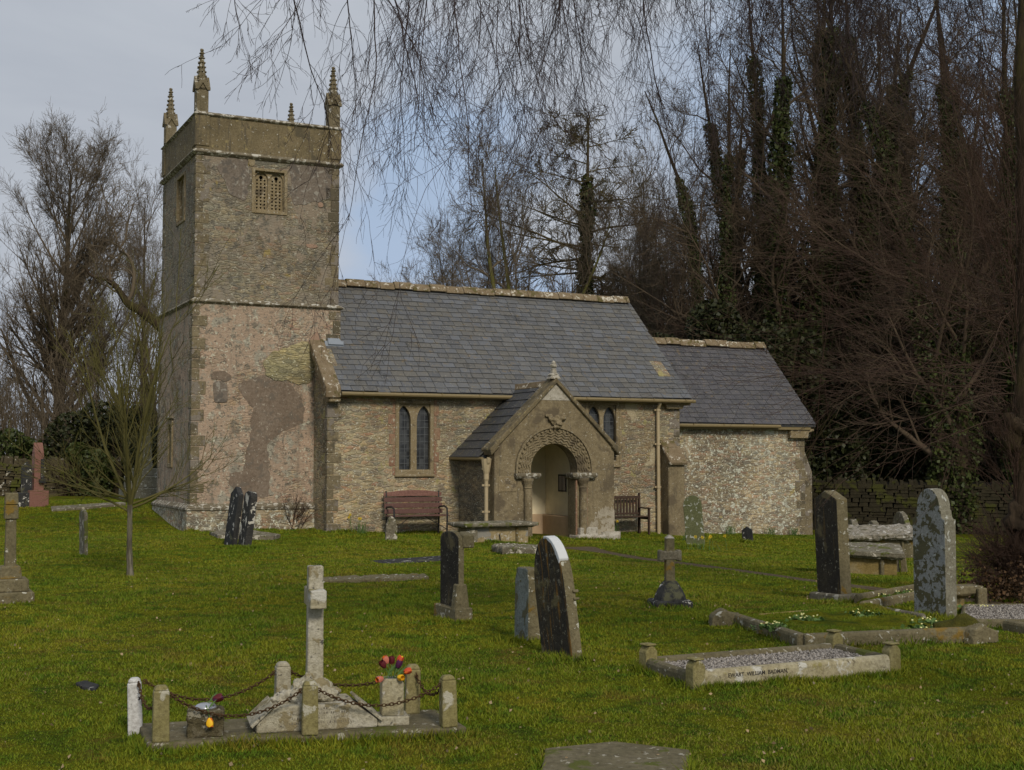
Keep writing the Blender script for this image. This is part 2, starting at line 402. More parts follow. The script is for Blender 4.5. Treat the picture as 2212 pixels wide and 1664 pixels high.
M['slate'] = slate('blue_grey_slate', [(.080, .082, .086), (.098, .103, .113), (.104, .106, .108), (.122, .131, .148), (.118, .113, .101), (.092, .093, .095)], (.135, .128, .112))
M['slate2'] = slate('purple_grey_slate', [(.062, .062, .070), (.078, .077, .088), (.092, .09, .10), (.07, .07, .078)], (.105, .10, .095))
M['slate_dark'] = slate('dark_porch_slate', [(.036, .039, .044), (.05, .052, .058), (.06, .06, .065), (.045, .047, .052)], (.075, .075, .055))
M['ridge'] = stone('ridge_stone', [(.17, .125, .075), (.24, .185, .115), (.28, .225, .15)], 6, [((.55, .51, .42), 8, .60, .06), ((.12, .10, .04), 4, .58, .1)], bump=.7)
# grass and earth
m, t, b = new_mat('lawn', 1, .05)
v = t.coord()
n1 = t.noise(v, .55, 5, .6, .3); n2 = t.noise(v, 3.2, 5, .65, .2); n3 = t.noise(v, 45, 4, .7)
c = t.ramp(n1, [(.30, (.080, .100, .004)), (.48, (.120, .128, .005)), (.62, (.155, .142, .007)), (.75, (.140, .112, .009))])
c = t.mix(t.step(n2, .42, .68), c, (.046, .070, .006))
c = t.mix(t.math('MULTIPLY', t.step(t.noise(t.map(v, loc=(9, 4, 0)), 1.7, 5, .65), .54, .64), .7), c, (.125, .092, .018))
c = t.mix(t.step(n3, .4, .72), c, t.mix(1.0, c, (.36, .38, .30), 'MULTIPLY'))
c = t.mix(t.math('MULTIPLY', t.step(t.noise(v, 16, 5, .7), .64, .72), .8), c, (.06, .045, .022))
t.put(b.inputs['Base Color'], c); t.put(b.inputs['Normal'], t.bump(t.math('ADD', n3, n2), .8, .03)); M['lawn'] = m
m, t, b = new_mat('grass_blade', .75, .15)
v = t.coord(); a = t.attr('vary'); n1 = t.noise(v, .55, 5, .6, .3); n2 = t.noise(v, 3.2, 5, .65, .2)
c = t.ramp(n1, [(.30, (.105, .152, .010)), (.48, (.160, .190, .012)), (.62, (.212, .210, .016)), (.75, (.190, .168, .020))])
c = t.mix(t.math('MULTIPLY', t.step(t.noise(t.map(v, loc=(9, 4, 0)), 1.7, 5, .65), .54, .64), .6), c, (.17, .125, .02))
c = t.mix(t.step(n2, .48, .62), c, (.080, .140, .008))
c = t.mix(t.step(a, .88, .99), c, (.19, .17, .04)); c = t.mix(t.step(a, .35, .0), c, (.075, .125, .006))
t.put(b.inputs['Base Color'], c)
b.inputs['Subsurface Weight'].default_value = 0; M['blade'] = m
m, t, b = new_mat('trodden_earth', 1, .05)
v = t.coord(); n1 = t.noise(v, 2.5, 5, .65, .3); n2 = t.noise(v, 30, 4, .7)
c = t.mix(n1, (.09, .068, .042), (.17, .135, .09)); c = t.mix(t.step(n2, .45, .7), c, (.06, .045, .03))
t.put(b.inputs['Base Color'], c); t.put(b.inputs['Normal'], t.bump(n2, .8, .03)); M['earth'] = m
def bark(name, c0, c1, green):
    m, t, b = new_mat(name, .95, .1)
    v = t.coord(); n = t.noise(t.map(v, (6, 6, 1.1)), 2.5, 5, .65, .3); c = t.mix(t.step(n, .35, .7), c0, c1)
    g = t.noise(v, 1.4, 4, .6); c = t.mix(t.math('MULTIPLY', t.step(g, .44, .64), .7), c, green)
    t.put(b.inputs['Base Color'], c); t.put(b.inputs['Normal'], t.bump(n, .8, .03)); return m
M['bark'] = bark('grey_bark', (.045, .036, .026), (.10, .082, .058), (.075, .070, .022))
M['bark_green'] = bark('green_bark', (.06, .055, .025), (.13, .12, .05), (.13, .13, .025))
M['bark_pale'] = bark('mottled_bark', (.07, .06, .045), (.24, .22, .17), (.12, .12, .05))
M['bark_dark'] = bark('dark_bark', (.030, .022, .015), (.062, .045, .030), (.045, .040, .014))
M['twig_wood'] = plain('brown_wood_twig', (.088, .066, .045), .9, .1, vary=.35, scale=1.2)
M['twig'] = plain('grey_brown_twig', (.125, .10, .070), .9, .1, vary=.3, scale=1.5)
M['twig_red'] = plain('reddish_twig', (.066, .041, .030), .85, .15, vary=.35, scale=1.3)
M['twig_birch'] = plain('birch_twig', (.045, .031, .030), .8, .2, vary=.3, scale=2)
M['twig_green'] = plain('olive_twig', (.105, .095, .032), .85, .15, vary=.3, scale=2)
M['twig_larch'] = plain('larch_twig', (.095, .078, .038), .9, .1, vary=.35, scale=2)
def leafmat(name, a_, b_, scale=2.0):
    m, t, b = new_mat(name, .55, .25)
    n = t.noise(t.coord(), scale, 4, .6); at = t.attr('vary')
    c = t.mix(n, a_, b_); c = t.mix(at, t.mix(1.0, c, (.55, .6, .6), 'MULTIPLY'), t.mix(1.0, c, (1.35, 1.3, 1.2), 'MULTIPLY'))
    t.put(b.inputs['Base Color'], c); return m
M['ivy'] = leafmat('ivy_leaf', (.028, .042, .010), (.055, .070, .016))
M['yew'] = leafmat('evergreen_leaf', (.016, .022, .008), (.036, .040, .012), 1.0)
M['moss'] = stone('moss', [(.06, .065, .012), (.10, .095, .015), (.13, .11, .02)], 8, bump=1.0, bscale=60)

# ------------------------------------------------------------------ ground
def axis_points(lo, hi, fine_lo, fine_hi, fine, coarse):
    a = list(np.arange(fine_lo, fine_hi, fine)); x = fine_lo; s = fine
    while x > lo: s = min(s * 1.25, coarse); x -= s; a.insert(0, x)
    x = fine_hi; s = fine
    while x < hi: a.append(x); s = min(s * 1.25, coarse); x += s
    a.append(hi); return np.array(a)
gx = axis_points(-1200, 1200, -22, 24, .22, 120); gy = axis_points(-300, 2200, 2, 46, .22, 150)
X, Y = np.meshgrid(gx, gy); Z = gheight(X, Y)
V = np.stack([X.ravel(), Y.ravel(), Z.ravel()], 1); nx_ = len(gx)
I, J = np.meshgrid(np.arange(nx_ - 1), np.arange(len(gy) - 1)); k = (J * nx_ + I).ravel()
F = np.stack([k, k + 1, k + 1 + nx_, k + nx_], 1)
tag(np_mesh('ground', V, F, M['lawn'], smooth=True), kind='structure')

def ribbon(name, pts, widths, mat, dz=.006, res=.25):
    P = [Vector((p[0], p[1])) for p in pts]; out = []
    for i in range(len(P) - 1):
        n = max(1, int((P[i + 1] - P[i]).length / res))
        for k in range(n): out.append((P[i].lerp(P[i + 1], k / n), widths[i] + (widths[i + 1] - widths[i]) * k / n))
    out.append((P[-1], widths[-1])); vs = []; fs = []; rg = random.Random(5)
    for i, (p, w) in enumerate(out):
        a = out[max(0, i - 1)][0]; b = out[min(len(out) - 1, i + 1)][0]; t = (b - a).normalized(); n = Vector((-t.y, t.x))
        for k in range(5):
            q = p + n * (w * (k / 4 - .5) * (1 + rg.uniform(-.12, .12)))
            vs.append((q.x, q.y, float(gheight(q.x, q.y)) + dz - (.02 if k in (0, 4) else 0)))
        if i:
            for k in range(4): b0 = i * 5 + k; fs.append((b0 - 5, b0 - 4, b0 + 1, b0))
    return np_mesh(name, np.array(vs), np.array(fs), mat, smooth=True)
PATH = [G(1245, 1183), G(1300, 1192), G(1380, 1206), G(1450, 1214), G(1560, 1229), G(1680, 1245), G(1780, 1259), G(1950, 1281), G(2212, 1312), G(2400, 1335)]
tag(ribbon('path', PATH, [.9, .5, .38, .32, .30, .30, .30, .30, .32, .32], M['earth'], .014), kind='structure')

# ------------------------------------------------------------------ the church
CH = empty('church', 'small rubble stone church with square west tower, slate roofs and gabled south porch', 'church', (*ORG, 0), AZ)
def lancet(a, b, z0, z1, k=.95, n=6):
    w = b - a; s = z1 - w * k; mid = (a + b) / 2; left = [(a, z0), (a, s)]
    for i in range(1, n):
        t = i / n; left.append((a + (mid - a) * (1 - math.cos(t * math.pi / 2)) ** 1.0 * 1.0 if False else a + (mid - a) * t ** 1.55, s + (z1 - s) * math.sin(t * math.pi / 2) ** .92 if False else s + (z1 - s) * (1 - (1 - t) ** 1.3) ** .85))
    right = [(a + b - x, z) for x, z in reversed(left)]
    return left + [(mid, z1)] + right
def roundhead(a, b, z0, z1, n=8):
    r = (b - a) / 2; c = (a + b) / 2; zs = z1 - r
    return [(a, z0), (a, zs)] + [(c - r * math.cos(math.pi * i / n), zs + r * math.sin(math.pi * i / n)) for i in range(1, n)] + [(b, zs), (b, z0)]
def rect(a, b, z0, z1): return [(a, z0), (a, z1), (b, z1), (b, z0)]
def inplane(pts_px, n):
    return [px_n(u, v, n) for u, v in pts_px]
def crop(cx, cy, ox, oy, s): return ((ox + cx * s) / 1.1302, (oy + cy * s) / 1.1302)

TH, TW = 3.32, 3.70
bf = rect(1.31, 2.03, 7.20, 8.14)
bw = rect(1.14, 1.98, 7.10, 8.16)
# tower, lower stage
m = MB()
m.prism(rect(-.04, 3.36, -1.2, 5.06), 'xz', -.045, .35)
m.prism(rect(.35, 3.74, -1.2, 5.06), 'yz', -.04, .35, holes=[rect(1.95, 2.35, 1.45, 2.42)])
m.box(3.0, 3.36, .35, 3.74, -1.2, 5.06); m.box(.35, 3.0, 3.4, 3.74, -1.2, 5.06)
tower = m.build('tower', M['tower_low'], CH)
m = MB()
m.prism(rect(0, TH, 5.06, 8.46), 'xz', 0, .35, holes=[bf])
m.prism(rect(.35, TW, 5.06, 8.46), 'yz', 0, .35, holes=[bw])
m.box(3.0, TH, .35, TW, 5.06, 8.46); m.box(.35, 3.0, 3.4, TW, 5.06, 8.46)
m.build('upper_stage', M['tower_high'], tower)
m = MB()
m.prism(rect(-.02, TH + .02, 8.46, 9.24), 'xz', -.02, .28); m.prism(rect(.28, TW + .02, 8.46, 9.24), 'yz', -.02, .28)
m.box(TH - .26, TH + .02, .28, TW + .02, 8.46, 9.24); m.box(.28, TH - .26, TW - .26, TW + .02, 8.46, 9.24)
for cx in (.12, TH - .12):
    for cy in (.12, TW - .12): m.box(cx - .165, cx + .165, cy - .165, cy + .165, 8.56, 9.25)
m.build('parapet', M['ashlar_dark'], tower, bevel=.012)
tag(MB().box(.25, TH - .25, .25, TW - .25, 8.3, 8.62).build('tower_roof', M['lead'], tower))
def ring(m, z0, z1, out0, out1):
    """a moulding all round the tower: sloping from out0 at its foot to out1 at its head"""
    for a, b in (((-1, -1), (1, -1)), ((1, -1), (1, 1)), ((1, 1), (-1, 1)), ((-1, 1), (-1, -1))):
        pass
    def c(o, z): return [(-o, -o, z), (TH + o, -o, z), (TH + o, TW + o, z), (-o, TW + o, z)]
    vs = c(out0, z0) + c(out1, z1); m.add(vs, [(0, 3, 2, 1), (4, 5, 6, 7), (0, 1, 5, 4), (1, 2, 6, 5), (2, 3, 7, 6), (3, 0, 4, 7)])
m = MB(); ring(m, 8.36, 8.42, .02, .10); ring(m, 8.42, 8.49, .105, .055); m.build('string_course', M['string'], tower, bevel=.012)
m = MB(); ring(m, 5.02, 5.07, .05, .125); ring(m, 5.07, 5.15, .13, .02); m.build('string_course', M['string'], tower, bevel=.012)
m = MB(); ring(m, 9.235, 9.275, .02, .08); ring(m, 9.275, 9.34, .085, .02); m.build('coping', M['string'], tower, bevel=.012)
m = MB(); ring(m, -1.2, .46, .135, .13)
m.build('plinth', M['chancel_wall'], tower)
m = MB(); ring(m, .44, .50, .15, .175); ring(m, .50, .60, .178, .05); m.build('plinth_moulding', M['string'], tower, bevel=.03, seg=2)
# quoins: alternating long and short corner stones
def quoins(m, cx, cy, sx, sy, z0, z1, off, seed, h=.27):
    rg = random.Random(seed); z = z0; i = 0
    while z < z1 - .1:
        hh = min(h * rg.uniform(.75, 1.2), z1 - z); a = (.30 if i % 2 else .17) * rg.uniform(.85, 1.15); b = (.17 if i % 2 else .30) * rg.uniform(.85, 1.15)
        x0, x1 = sorted((cx - sx * off, cx + sx * a)); y0, y1 = sorted((cy - sy * off, cy + sy * b))
        m.cur = rg.random(); m.box(x0, x1, y0, y1, z + .006, z + hh - .006); z += hh; i += 1
for q in ((0, 0, 1, 1, 5.16, 8.35, .012, 1), (TH, 0, -1, 1, 5.16, 8.35, .012, 2), (0, TW, 1, -1, 5.16, 8.35, .012, 3), (-.04, -.045, 1, 1, .6, 5.0, .012, 4), (3.36, -.045, -1, 1, 3.9, 5.0, .012, 5), (-.04, 3.74, 1, -1, .6, 5.0, .012, 6)):
    m = MB(); quoins(m, *q); m.build('quoins', M['quoin'], tower, bevel=.012)
# patches of render and bared rubble on the south face
def patch(name, pts, mat, n0, th=.006, seed=1, jit=.085):
    rg = random.Random(seed); P = inplane(pts, n0); out = []
    for i in range(len(P)):
        a, b = Vector(P[i]), Vector(P[(i + 1) % len(P)]); k = max(2, int((b - a).length / .05))
        for j in range(k):
            q = a.lerp(b, j / k); out.append((q.x + rg.uniform(-jit, jit) * (.6 if j else .3), q.y + rg.uniform(-jit, jit) * (.6 if j else .3)))
    q = []
    n = len(out)
    for i in range(n):
        a, b, c = out[i - 1], out[i], out[(i + 1) % n]; q.append(((a[0] + 2 * b[0] + c[0]) / 4, (a[1] + 2 * b[1] + c[1]) / 4))
    return MB().prism(q, 'xz', n0 - th, n0 + .02).build(name, mat, tower)
c2 = lambda *p: [crop(x, y, 360, 680, .3968) for x, y in p]
c1_ = lambda *p: [crop(x, y, 360, 80, .4206) for x, y in p]
patch('render_patch', c2((500, 1200), (590, 1180), (625, 1000), (632, 880), (655, 800), (580, 725), (545, 650), (700, 600), (800, 625), (880, 645), (940, 720), (968, 800), (955, 890), (800, 960), (742, 1010), (740, 1100), (755, 1200), (738, 1345), (560, 1345), (505, 1270)), M['render_brown'], -.045)
patch('exposed_rubble', c2((705, 520), (760, 455), (900, 410), (985, 385), (1012, 420), (1032, 520), (1020, 600), (985, 640), (930, 660), (870, 630), (780, 622), (722, 585)), M['exposed'], -.045, .022, 2)
patch('mortar_fillet', c2((985, 395), (1043, 322), (1070, 412), (1010, 418)), M['render_pink'], -.045, .03, 3, .01)
patch('inset_stone', c2((402, 640), (440, 625), (490, 650), (492, 760), (410, 765)), M['render_grey'], -.045, .02, 4, .015)
patch('render_patch', c2((385, 590), (470, 560), (520, 600), (480, 635), (390, 625)), M['render_brown'], -.045, .016, 5)
patch('render_patch', c1_((835, 760), (1010, 775), (1075, 790), (1060, 960), (1000, 985), (850, 1000), (828, 940)), M['render_grey'], 0, .012, 6)
patch('render_patch', c1_((400, 760), (470, 722), (585, 735), (592, 880), (560, 985), (480, 930), (440, 850)), M['render_grey'], 0, .012, 7)
patch('pale_stone', c1_((988, 985), (1018, 985), (1020, 1015), (990, 1015)), M['render_pink'], 0, .02, 8, .006)
patch('pale_stone', c1_((580, 720), (625, 715), (622, 775), (590, 775)), M['ashlar'], 0, .02, 9, .006)
patch('render_patch', c1_((915, 1225), (985, 1230), (980, 1250), (925, 1250)), M['render_pink'], 0, .012, 10, .02)
# belfry windows: two round-headed lights filled with pierced stone
def belfry(axis, a0, a1, z0, z1, parent):
    pl = 'xz' if axis == 'n' else 'yz'
    fr = MB().prism(rect(a0 - .055, a1 + .055, z0 - .055, z1 + .05), pl, -.025, .10, holes=[rect(a0 + .02, a1 - .02, z0 + .02, z1 - .02)])
    fo = fr.build('belfry_window', M['ashlar'], parent, bevel=.01)
    mid = (a0 + a1) / 2; L = [(a0 + .035, mid - .03), (mid + .03, a1 - .035)]
    MB().prism(rect(a0, a1, z0, z1), pl, .055, .13, holes=[roundhead(x0, x1, z0 + .035, z1 - .035) for x0, x1 in L]).build('tracery', M['ashlar'], parent, bevel=.008)
    m = MB()
    for x0, x1 in L:
        zt = z1 - .02; holes = []; w = (x1 - x0)
        for i in range(9):
            for j in range(3):
                cx = x0 + w * (.2 + .3 * j); cz = z0 + .10 + i * .079; s = .024
                holes.append([(cx - s, cz + s * .7), (cx + s, cz + s * .7), (cx + s * .6, cz - s), (cx - s * .6, cz - s)])
        c0 = (x0 + x1) / 2; zc = z1 - .145
        holes.append([(c0 + .045 * math.cos(2 * math.pi * k / 12), zc + .045 * math.sin(2 * math.pi * k / 12)) for k in range(12)])
        m.prism(rect(x0 - .02, x1 + .02, z0 + .03, zt), pl, .10, .135, holes=holes)
    m.build('pierced_stone', M['ashlar'], parent)
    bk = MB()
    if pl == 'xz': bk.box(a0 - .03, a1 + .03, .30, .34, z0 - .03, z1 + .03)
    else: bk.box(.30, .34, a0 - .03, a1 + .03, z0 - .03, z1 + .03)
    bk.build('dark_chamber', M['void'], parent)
belfry('n', 1.31, 2.03, 7.20, 8.14, tower)
belfry('e', 1.14, 1.98, 7.10, 8.16, tower)
m = MB().prism(rect(1.90, 2.40, 1.38, 2.50), 'yz', -.075, .1, holes=[roundhead(2.0, 2.30, 1.48, 2.40)])
m.build('slit_window', M['ashlar'], tower, bevel=.01)
MB().box(.05, .07, 1.95, 2.35, 1.45, 2.42).build('glass', M['glass'], tower)
MB().box(-.13, -.03, 1.82, 2.48, 2.52, 2.58).build('hood_mould', M['string'], tower, bevel=.015)
# pinnacles
def pinnacle():
    m = MB(); w = .132
    m.box(-w, w, -w, w, -.06, .55)
    for a in range(4):
        m.M = Matrix.Rotation(a * math.pi / 2, 4, 'Z')
        m.prism([(-.165, .50), (-.165, .54), (0, .83), (.165, .54), (.165, .50), (.10, .50), (0, .66), (-.10, .50)], 'xz', -w - .035, -w + .03)
        m.prism([(-.12, .5), (0, .74), (.12, .5)], 'xz', -w + .0, -.02)
        m.box(-.05, .05, -w - .012, -w + .01, .06, .42)
    m.M = None
    m.frus(0, 0, .55, 1.33, .105, .105, .028, .028)
    rg = random.Random(3)
    for i in range(6):
        z = .72 + i * .105; r = .105 + (.028 - .105) * (z - .55) / .78 + .008
        for a in range(4):
            an = a * math.pi / 2 + math.pi / 4
            m.blob((r * 1.32) * math.cos(an), (r * 1.32) * math.sin(an), z, .030, .030, .020, i * 4 + a, .2, 6)
        for a in range(4):
            an = a * math.pi / 2; m.blob((r + .012) * math.cos(an), (r + .012) * math.sin(an), z + .01, .022, .022, .018, i * 4 + a, .2, 6)
    m.blob(0, 0, 1.36, .062, .062, .035, 7, .15, 8); m.blob(0, 0, 1.43, .045, .045, .045, 8, .12, 8); m.blob(0, 0, 1.30, .06, .06, .018, 9, .15, 8)
    return m
pin0 = None
for cx, cy in ((.12, .12), (TH - .12, .12), (.12, TW - .12), (TH - .12, TW - .12)):
    if pin0 is None: o = pin0 = pinnacle().build('pinnacle', M['pinnacle'], tower)
    else: o = pin0.copy(); col.objects.link(o); o.parent = tower
    o.location = (cx, cy, 9.33)

# nave
NS = -1.05; NE = 12.03
w1 = (4.36, 5.30, 1.20, 2.93); w2 = (9.30, 10.26, 1.40, 3.0)
m = MB()
m.prism(rect(2.75, NE, -1.3, 3.22), 'xz', NS, -.65, holes=[rect(w1[0] + .05, w1[1] - .05, w1[2] + .05, w1[3] - .04), rect(w2[0] + .05, w2[1] - .05, w2[2] + .05, w2[3] - .04)])
gp = lambda a: [(a, -1.3), (a, 3.16 + (a + 1.27) * .905), (1.75, 5.78), (4.6, 3.2), (4.6, -1.3)]
m.prism(gp(-.65), 'yz', 2.75, 3.1); m.prism(gp(-.65), 'yz', NE - .35, NE)
m.box(3.1, NE - .35, 4.25, 4.6, -1.3, 3.2)
nave = m.build('nave', M['nave_wall'], CH)
def roof(name, e0, e1, n0, z0, n1, z1, gauge, tw, mat, parent, seed, under=.07):
    """real slates lapped up a south slope from (n0, z0) to (n1, z1); the far slope is a plain slab"""
    rg = random.Random(seed); L = math.hypot(n1 - n0, z1 - z0); dn, dz = (n1 - n0) / L, (z1 - z0) / L; nn, nz = -dz, dn
    rows = int(round(L / gauge)); g = L / rows; m = MB()
    def P(e, s, h): return (e, n0 + dn * s + nn * h, z0 + dz * s + nz * h)
    m.cur = .5
    for i in range(rows):
        e = e0 - (tw * .5 if i % 2 else 0) + rg.uniform(-.03, .03)
        while e < e1 - .02:
            w = tw * rg.uniform(.82, 1.15); a = max(e, e0) + .005; b = min(e + w, e1) - .005; e += w
            if b - a < .03: continue
            s0 = i * g - .012 + rg.uniform(-.009, .009) + .012 * math.sin(e * 1.1 + i * .35) + (rg.random() < .02) * -.03; s1 = min(i * g + g * 1.35, L)
            h0 = .026 + rg.uniform(-.002, .004); h1 = .006; t = .009; m.cur = rg.random() * .98 + .01
            tilt = rg.uniform(-.003, .003)
            vs = [P(a, s0, h0 - t), P(b, s0 + tilt, h0 - t), P(b, s1, h1 - t), P(a, s1, h1 - t), P(a, s0, h0), P(b, s0 + tilt, h0), P(b, s1, h1), P(a, s1, h1)]
            m.add(vs, [(0, 3, 2, 1), (4, 5, 6, 7), (0, 1, 5, 4), (1, 2, 6, 5), (2, 3, 7, 6), (3, 0, 4, 7)])
    o = m.build(name, mat, parent)
    u = MB(); k = under
    u.prism([(n0 + .01, z0 - .012), (n1, z1 - .012), (2 * n1 - n0, z0 - .012), (2 * n1 - n0, z0 - k), (n1, z1 - k - .03), (n0 + .01, z0 - k)], 'yz', e0 + .01, e1 - .01)
    u.build('roof_boarding', M['slate_dark'], parent)
    return o
def ridge(e0, e1, n, z, parent, seed):
    rg = random.Random(seed); m = MB(); e = e0
    while e < e1 - .05:
        w = min(rg.uniform(.36, .5), e1 - e); j = rg.uniform(-.022, .02); m.cur = rg.random()
        m.prism([(n - .17, z - .135 + j), (n - .15, z - .07 + j), (n - .05, z + .055 + j), (n + .05, z + .055 + j), (n + .17, z - .135 + j)], 'yz', e + .004, e + w - .004); e += w
    m.build('ridge_tiles', M['ridge'], parent, bevel=.012)
roof('nave_roof', 2.95, 12.27, -1.27, 3.10, 1.75, 5.87, .187, .29, M['slate'], nave, 11)
ridge(3.3, 12.2, 1.75, 5.97, nave, 4)
# eaves gutter and downpipe
def gutter(a, b, n, z, parent):
    m = MB(); m.tube([(a, n, z), (b, n, z + .0)], .045, 8)
    x = a + .5
    while x < b: m.box(x - .012, x + .012, n - .05, n + .2, z - .005, z + .05); x += .95
    return m.build('gutter', M['gutter'], parent, smooth=False)
gutter(2.98, 12.32, -1.33, 3.03, nave)
MB().box(2.99, 12.25, -1.24, -1.05, 2.97, 3.055).build('eaves_board', M['gutter'], nave)
def downpipe(e, n, z0, z1, parent, fancy=False):
    m = MB(); m.tube([(e, n - .12, z1 + .05), (e, n - .10, z1 - .04), (e, n, z1 - .18), (e, n, z0)], .042, 10)
    for z in (z1 - .22, z0 + (z1 - z0) * .36, z0 + (z1 - z0) * .68):
        m.tube([(e, n, z), (e, n, z + .05)], .055, 10); m.box(e - .09, e + .09, n + .01, n + .05, z + .005, z + .045)
    if fancy: m.lathe([(.045, z1 - .46), (.06, z1 - .42), (.06, z1 - .30), (.075, z1 - .25), (.10, z1 - .12), (.11, z1 - .02), (.115, z1 + .03)], e, n, 10)
    return m.build('downpipe', M['pipe'], parent, smooth=False)
downpipe(11.33, NS - .10, -.35, 3.0, nave)
# window with two pointed lights
def window(w, lights, n, parent, red=True):
    a0, a1, z0, z1 = w
    MB().prism(rect(a0, a1, z0, z1), 'xz', n - .018, n + .10, holes=[rect(a0 + .09, a1 - .09, z0 + .12, z1 - .09)]).build('window_frame', M['ashlar'], parent, bevel=.012)
    MB().prism(rect(a0 + .05, a1 - .05, z0 + .05, z1 - .04), 'xz', n + .035, n + .12, holes=[lancet(x0, x1, z0 + .14, z1 - .13) for x0, x1 in lights]).build('tracery', M['ashlar'], parent, bevel=.012)
    MB().box(a0 + .06, a1 - .06, n + .135, n + .15, z0 + .06, z1 - .05).build('glass', M['glass'], parent)
    m = MB()
    for x0, x1 in lights:
        for i in range(1, 3): x = x0 + (x1 - x0) * i / 3; m.box(x - .004, x + .004, n + .125, n + .136, z0 + .14, z1 - .15)
        z = z0 + .28
        while z < z1 - .2: m.box(x0, x1, n + .122, n + .134, z - .005, z + .005); z += .165
    m.build('leading', M['lead'], parent)
    MB().prism([(a0 - .02, z0 - .03), (a1 + .02, z0 - .03), (a1 + .02, z0 + .03), (a0 - .02, z0 + .03)], 'xz', n - .055, n + .03).build('sill', M['ashlar'], parent, bevel=.015)
    rg = random.Random(int(a0 * 10))
    for s, x in ((-1, a0), (1, a1)):
        z = z0; i = 0; m = MB()
        while z < z1:
            h = min(rg.uniform(.2, .32), z1 - z + .02); ww = (.16 if i % 2 else .07) * rg.uniform(.8, 1.2)
            x0, x1 = sorted((x + s * .002, x + s * ww)); m.box(x0, x1, n - .010, n + .05, z + .005, z + h - .005); z += h; i += 1
        m.build('jamb_stones', M['redstone'] if red else M['ashlar'], parent, bevel=.012)
def pe(u, v, n): return px_n(u, v, n)[0]
window(w1, [(pe(856.5, 950, NS + .04), pe(887, 950, NS + .04)), (pe(900, 950, NS + .04), pe(930, 950, NS + .04))], NS, nave)
window(w2, [(9.40, 9.73), (9.84, 10.17)], NS, nave, False)
# dressed corner, west coping and kneeler, east kneeler
for q in ((2.75, NS, 1, 1, -.3, 2.95, .010, 21), (NE, NS, -1, 1, -.6, 2.85, .010, 22)): m = MB(); quoins(m, *q); m.build('quoins', M['quoin'], nave, bevel=.012)
MB().prism([(.02, 4.16), (.02, 4.40), (-1.33, 3.17), (-1.33, 2.93), (-1.22, 2.93)], 'yz', 2.62, 2.97).build('gable_coping', M['ridge'], nave, bevel=.02)
MB().box(2.72, 2.98, -1.28, -1.0, 2.84, 2.935).build('kneeler', M['ashlar'], nave, bevel=.02)
MB().box(2.97, 3.42, -.12, .0, 4.18, 4.30).build('lead_flashing', M['flashing'], nave)
MB().prism([(3.03, 4.36), (3.30, 4.36), (3.42, 4.22), (3.05, 4.22)], 'xz', -.16, -.06).build('lead_flashing', M['flashing'], nave)
MB().prism([(11.55, 3.02), (12.32, 3.02), (12.32, 2.94), (12.12, 2.94), (12.06, 2.84), (11.6, 2.84)], 'xz', -1.16, -.7).build('kneeler', M['ashlar'], nave, bevel=.015)
b0, b1 = pe(1445, 1100, -1.42), pe(1480, 1100, -1.42)
MB().prism([(-1.03, 1.98), (-1.45, 1.50), (-1.42, 1.46), (-1.42, -1.2), (-1.03, -1.2)], 'yz', b0, b1).build('buttress', M['porch'], nave, bevel=.02)
m = MB(); m.prism([(-1.02, 2.10), (-1.02, 1.99), (-1.20, 1.79), (-1.22, 1.90)], 'yz', b0 - .03, b1 - .08); m.prism([(-1.16, 1.92), (-1.14, 1.83), (-1.50, 1.42), (-1.54, 1.50)], 'yz', b0 - .02, b1 + .03)
m.build('weathering', M['ridge'], nave, bevel=.02)

# chancel
CS = -.25; CE = 16.62
m = MB(); m.box(NE, CE - .35, CS, CS + .4, -1.6, 2.60)
m.prism([(CS, -1.6), (CS, 2.6), (1.75, 4.72), (3.75, 2.6), (3.75, -1.6)], 'yz', CE - .35, CE); m.box(NE, CE - .35, 3.4, 3.75, -1.6, 2.6)
chancel = m.build('chancel', M['chancel_wall'], CH)
roof('chancel_roof', NE + .02, 16.86, -.47, 2.52, 1.75, 4.80, .187, .30, M['slate2'], chancel, 12)
ridge(NE + .05, 16.78, 1.75, 4.89, chancel, 5)
gutter(12.3, 15.6, -.53, 2.45, chancel)
MB().box(NE + .02, 16.7, -.44, CS + .003, 2.37, 2.462).build('eaves_board', M['gutter'], chancel)
MB().prism([(16.05, 2.40), (16.85, 2.40), (16.85, 2.34), (16.68, 2.30), (16.64, 2.14), (16.05, 2.14)], 'xz', -.40, .1).build('kneeler', M['ashlar'], chancel, bevel=.015)
MB().prism([(CE - .02, -1.6), (CE + .30, -1.6), (CE + .30, 1.22), (CE + .06, 1.78), (CE - .02, 1.85)], 'xz', CS + .03, .35).build('buttress', M['quoin'], chancel, bevel=.03)
m = MB(); quoins(m, CE, CS, -1, 1, -.9, 2.1, .010, 31); m.build('quoins', M['quoin'], chancel, bevel=.012)

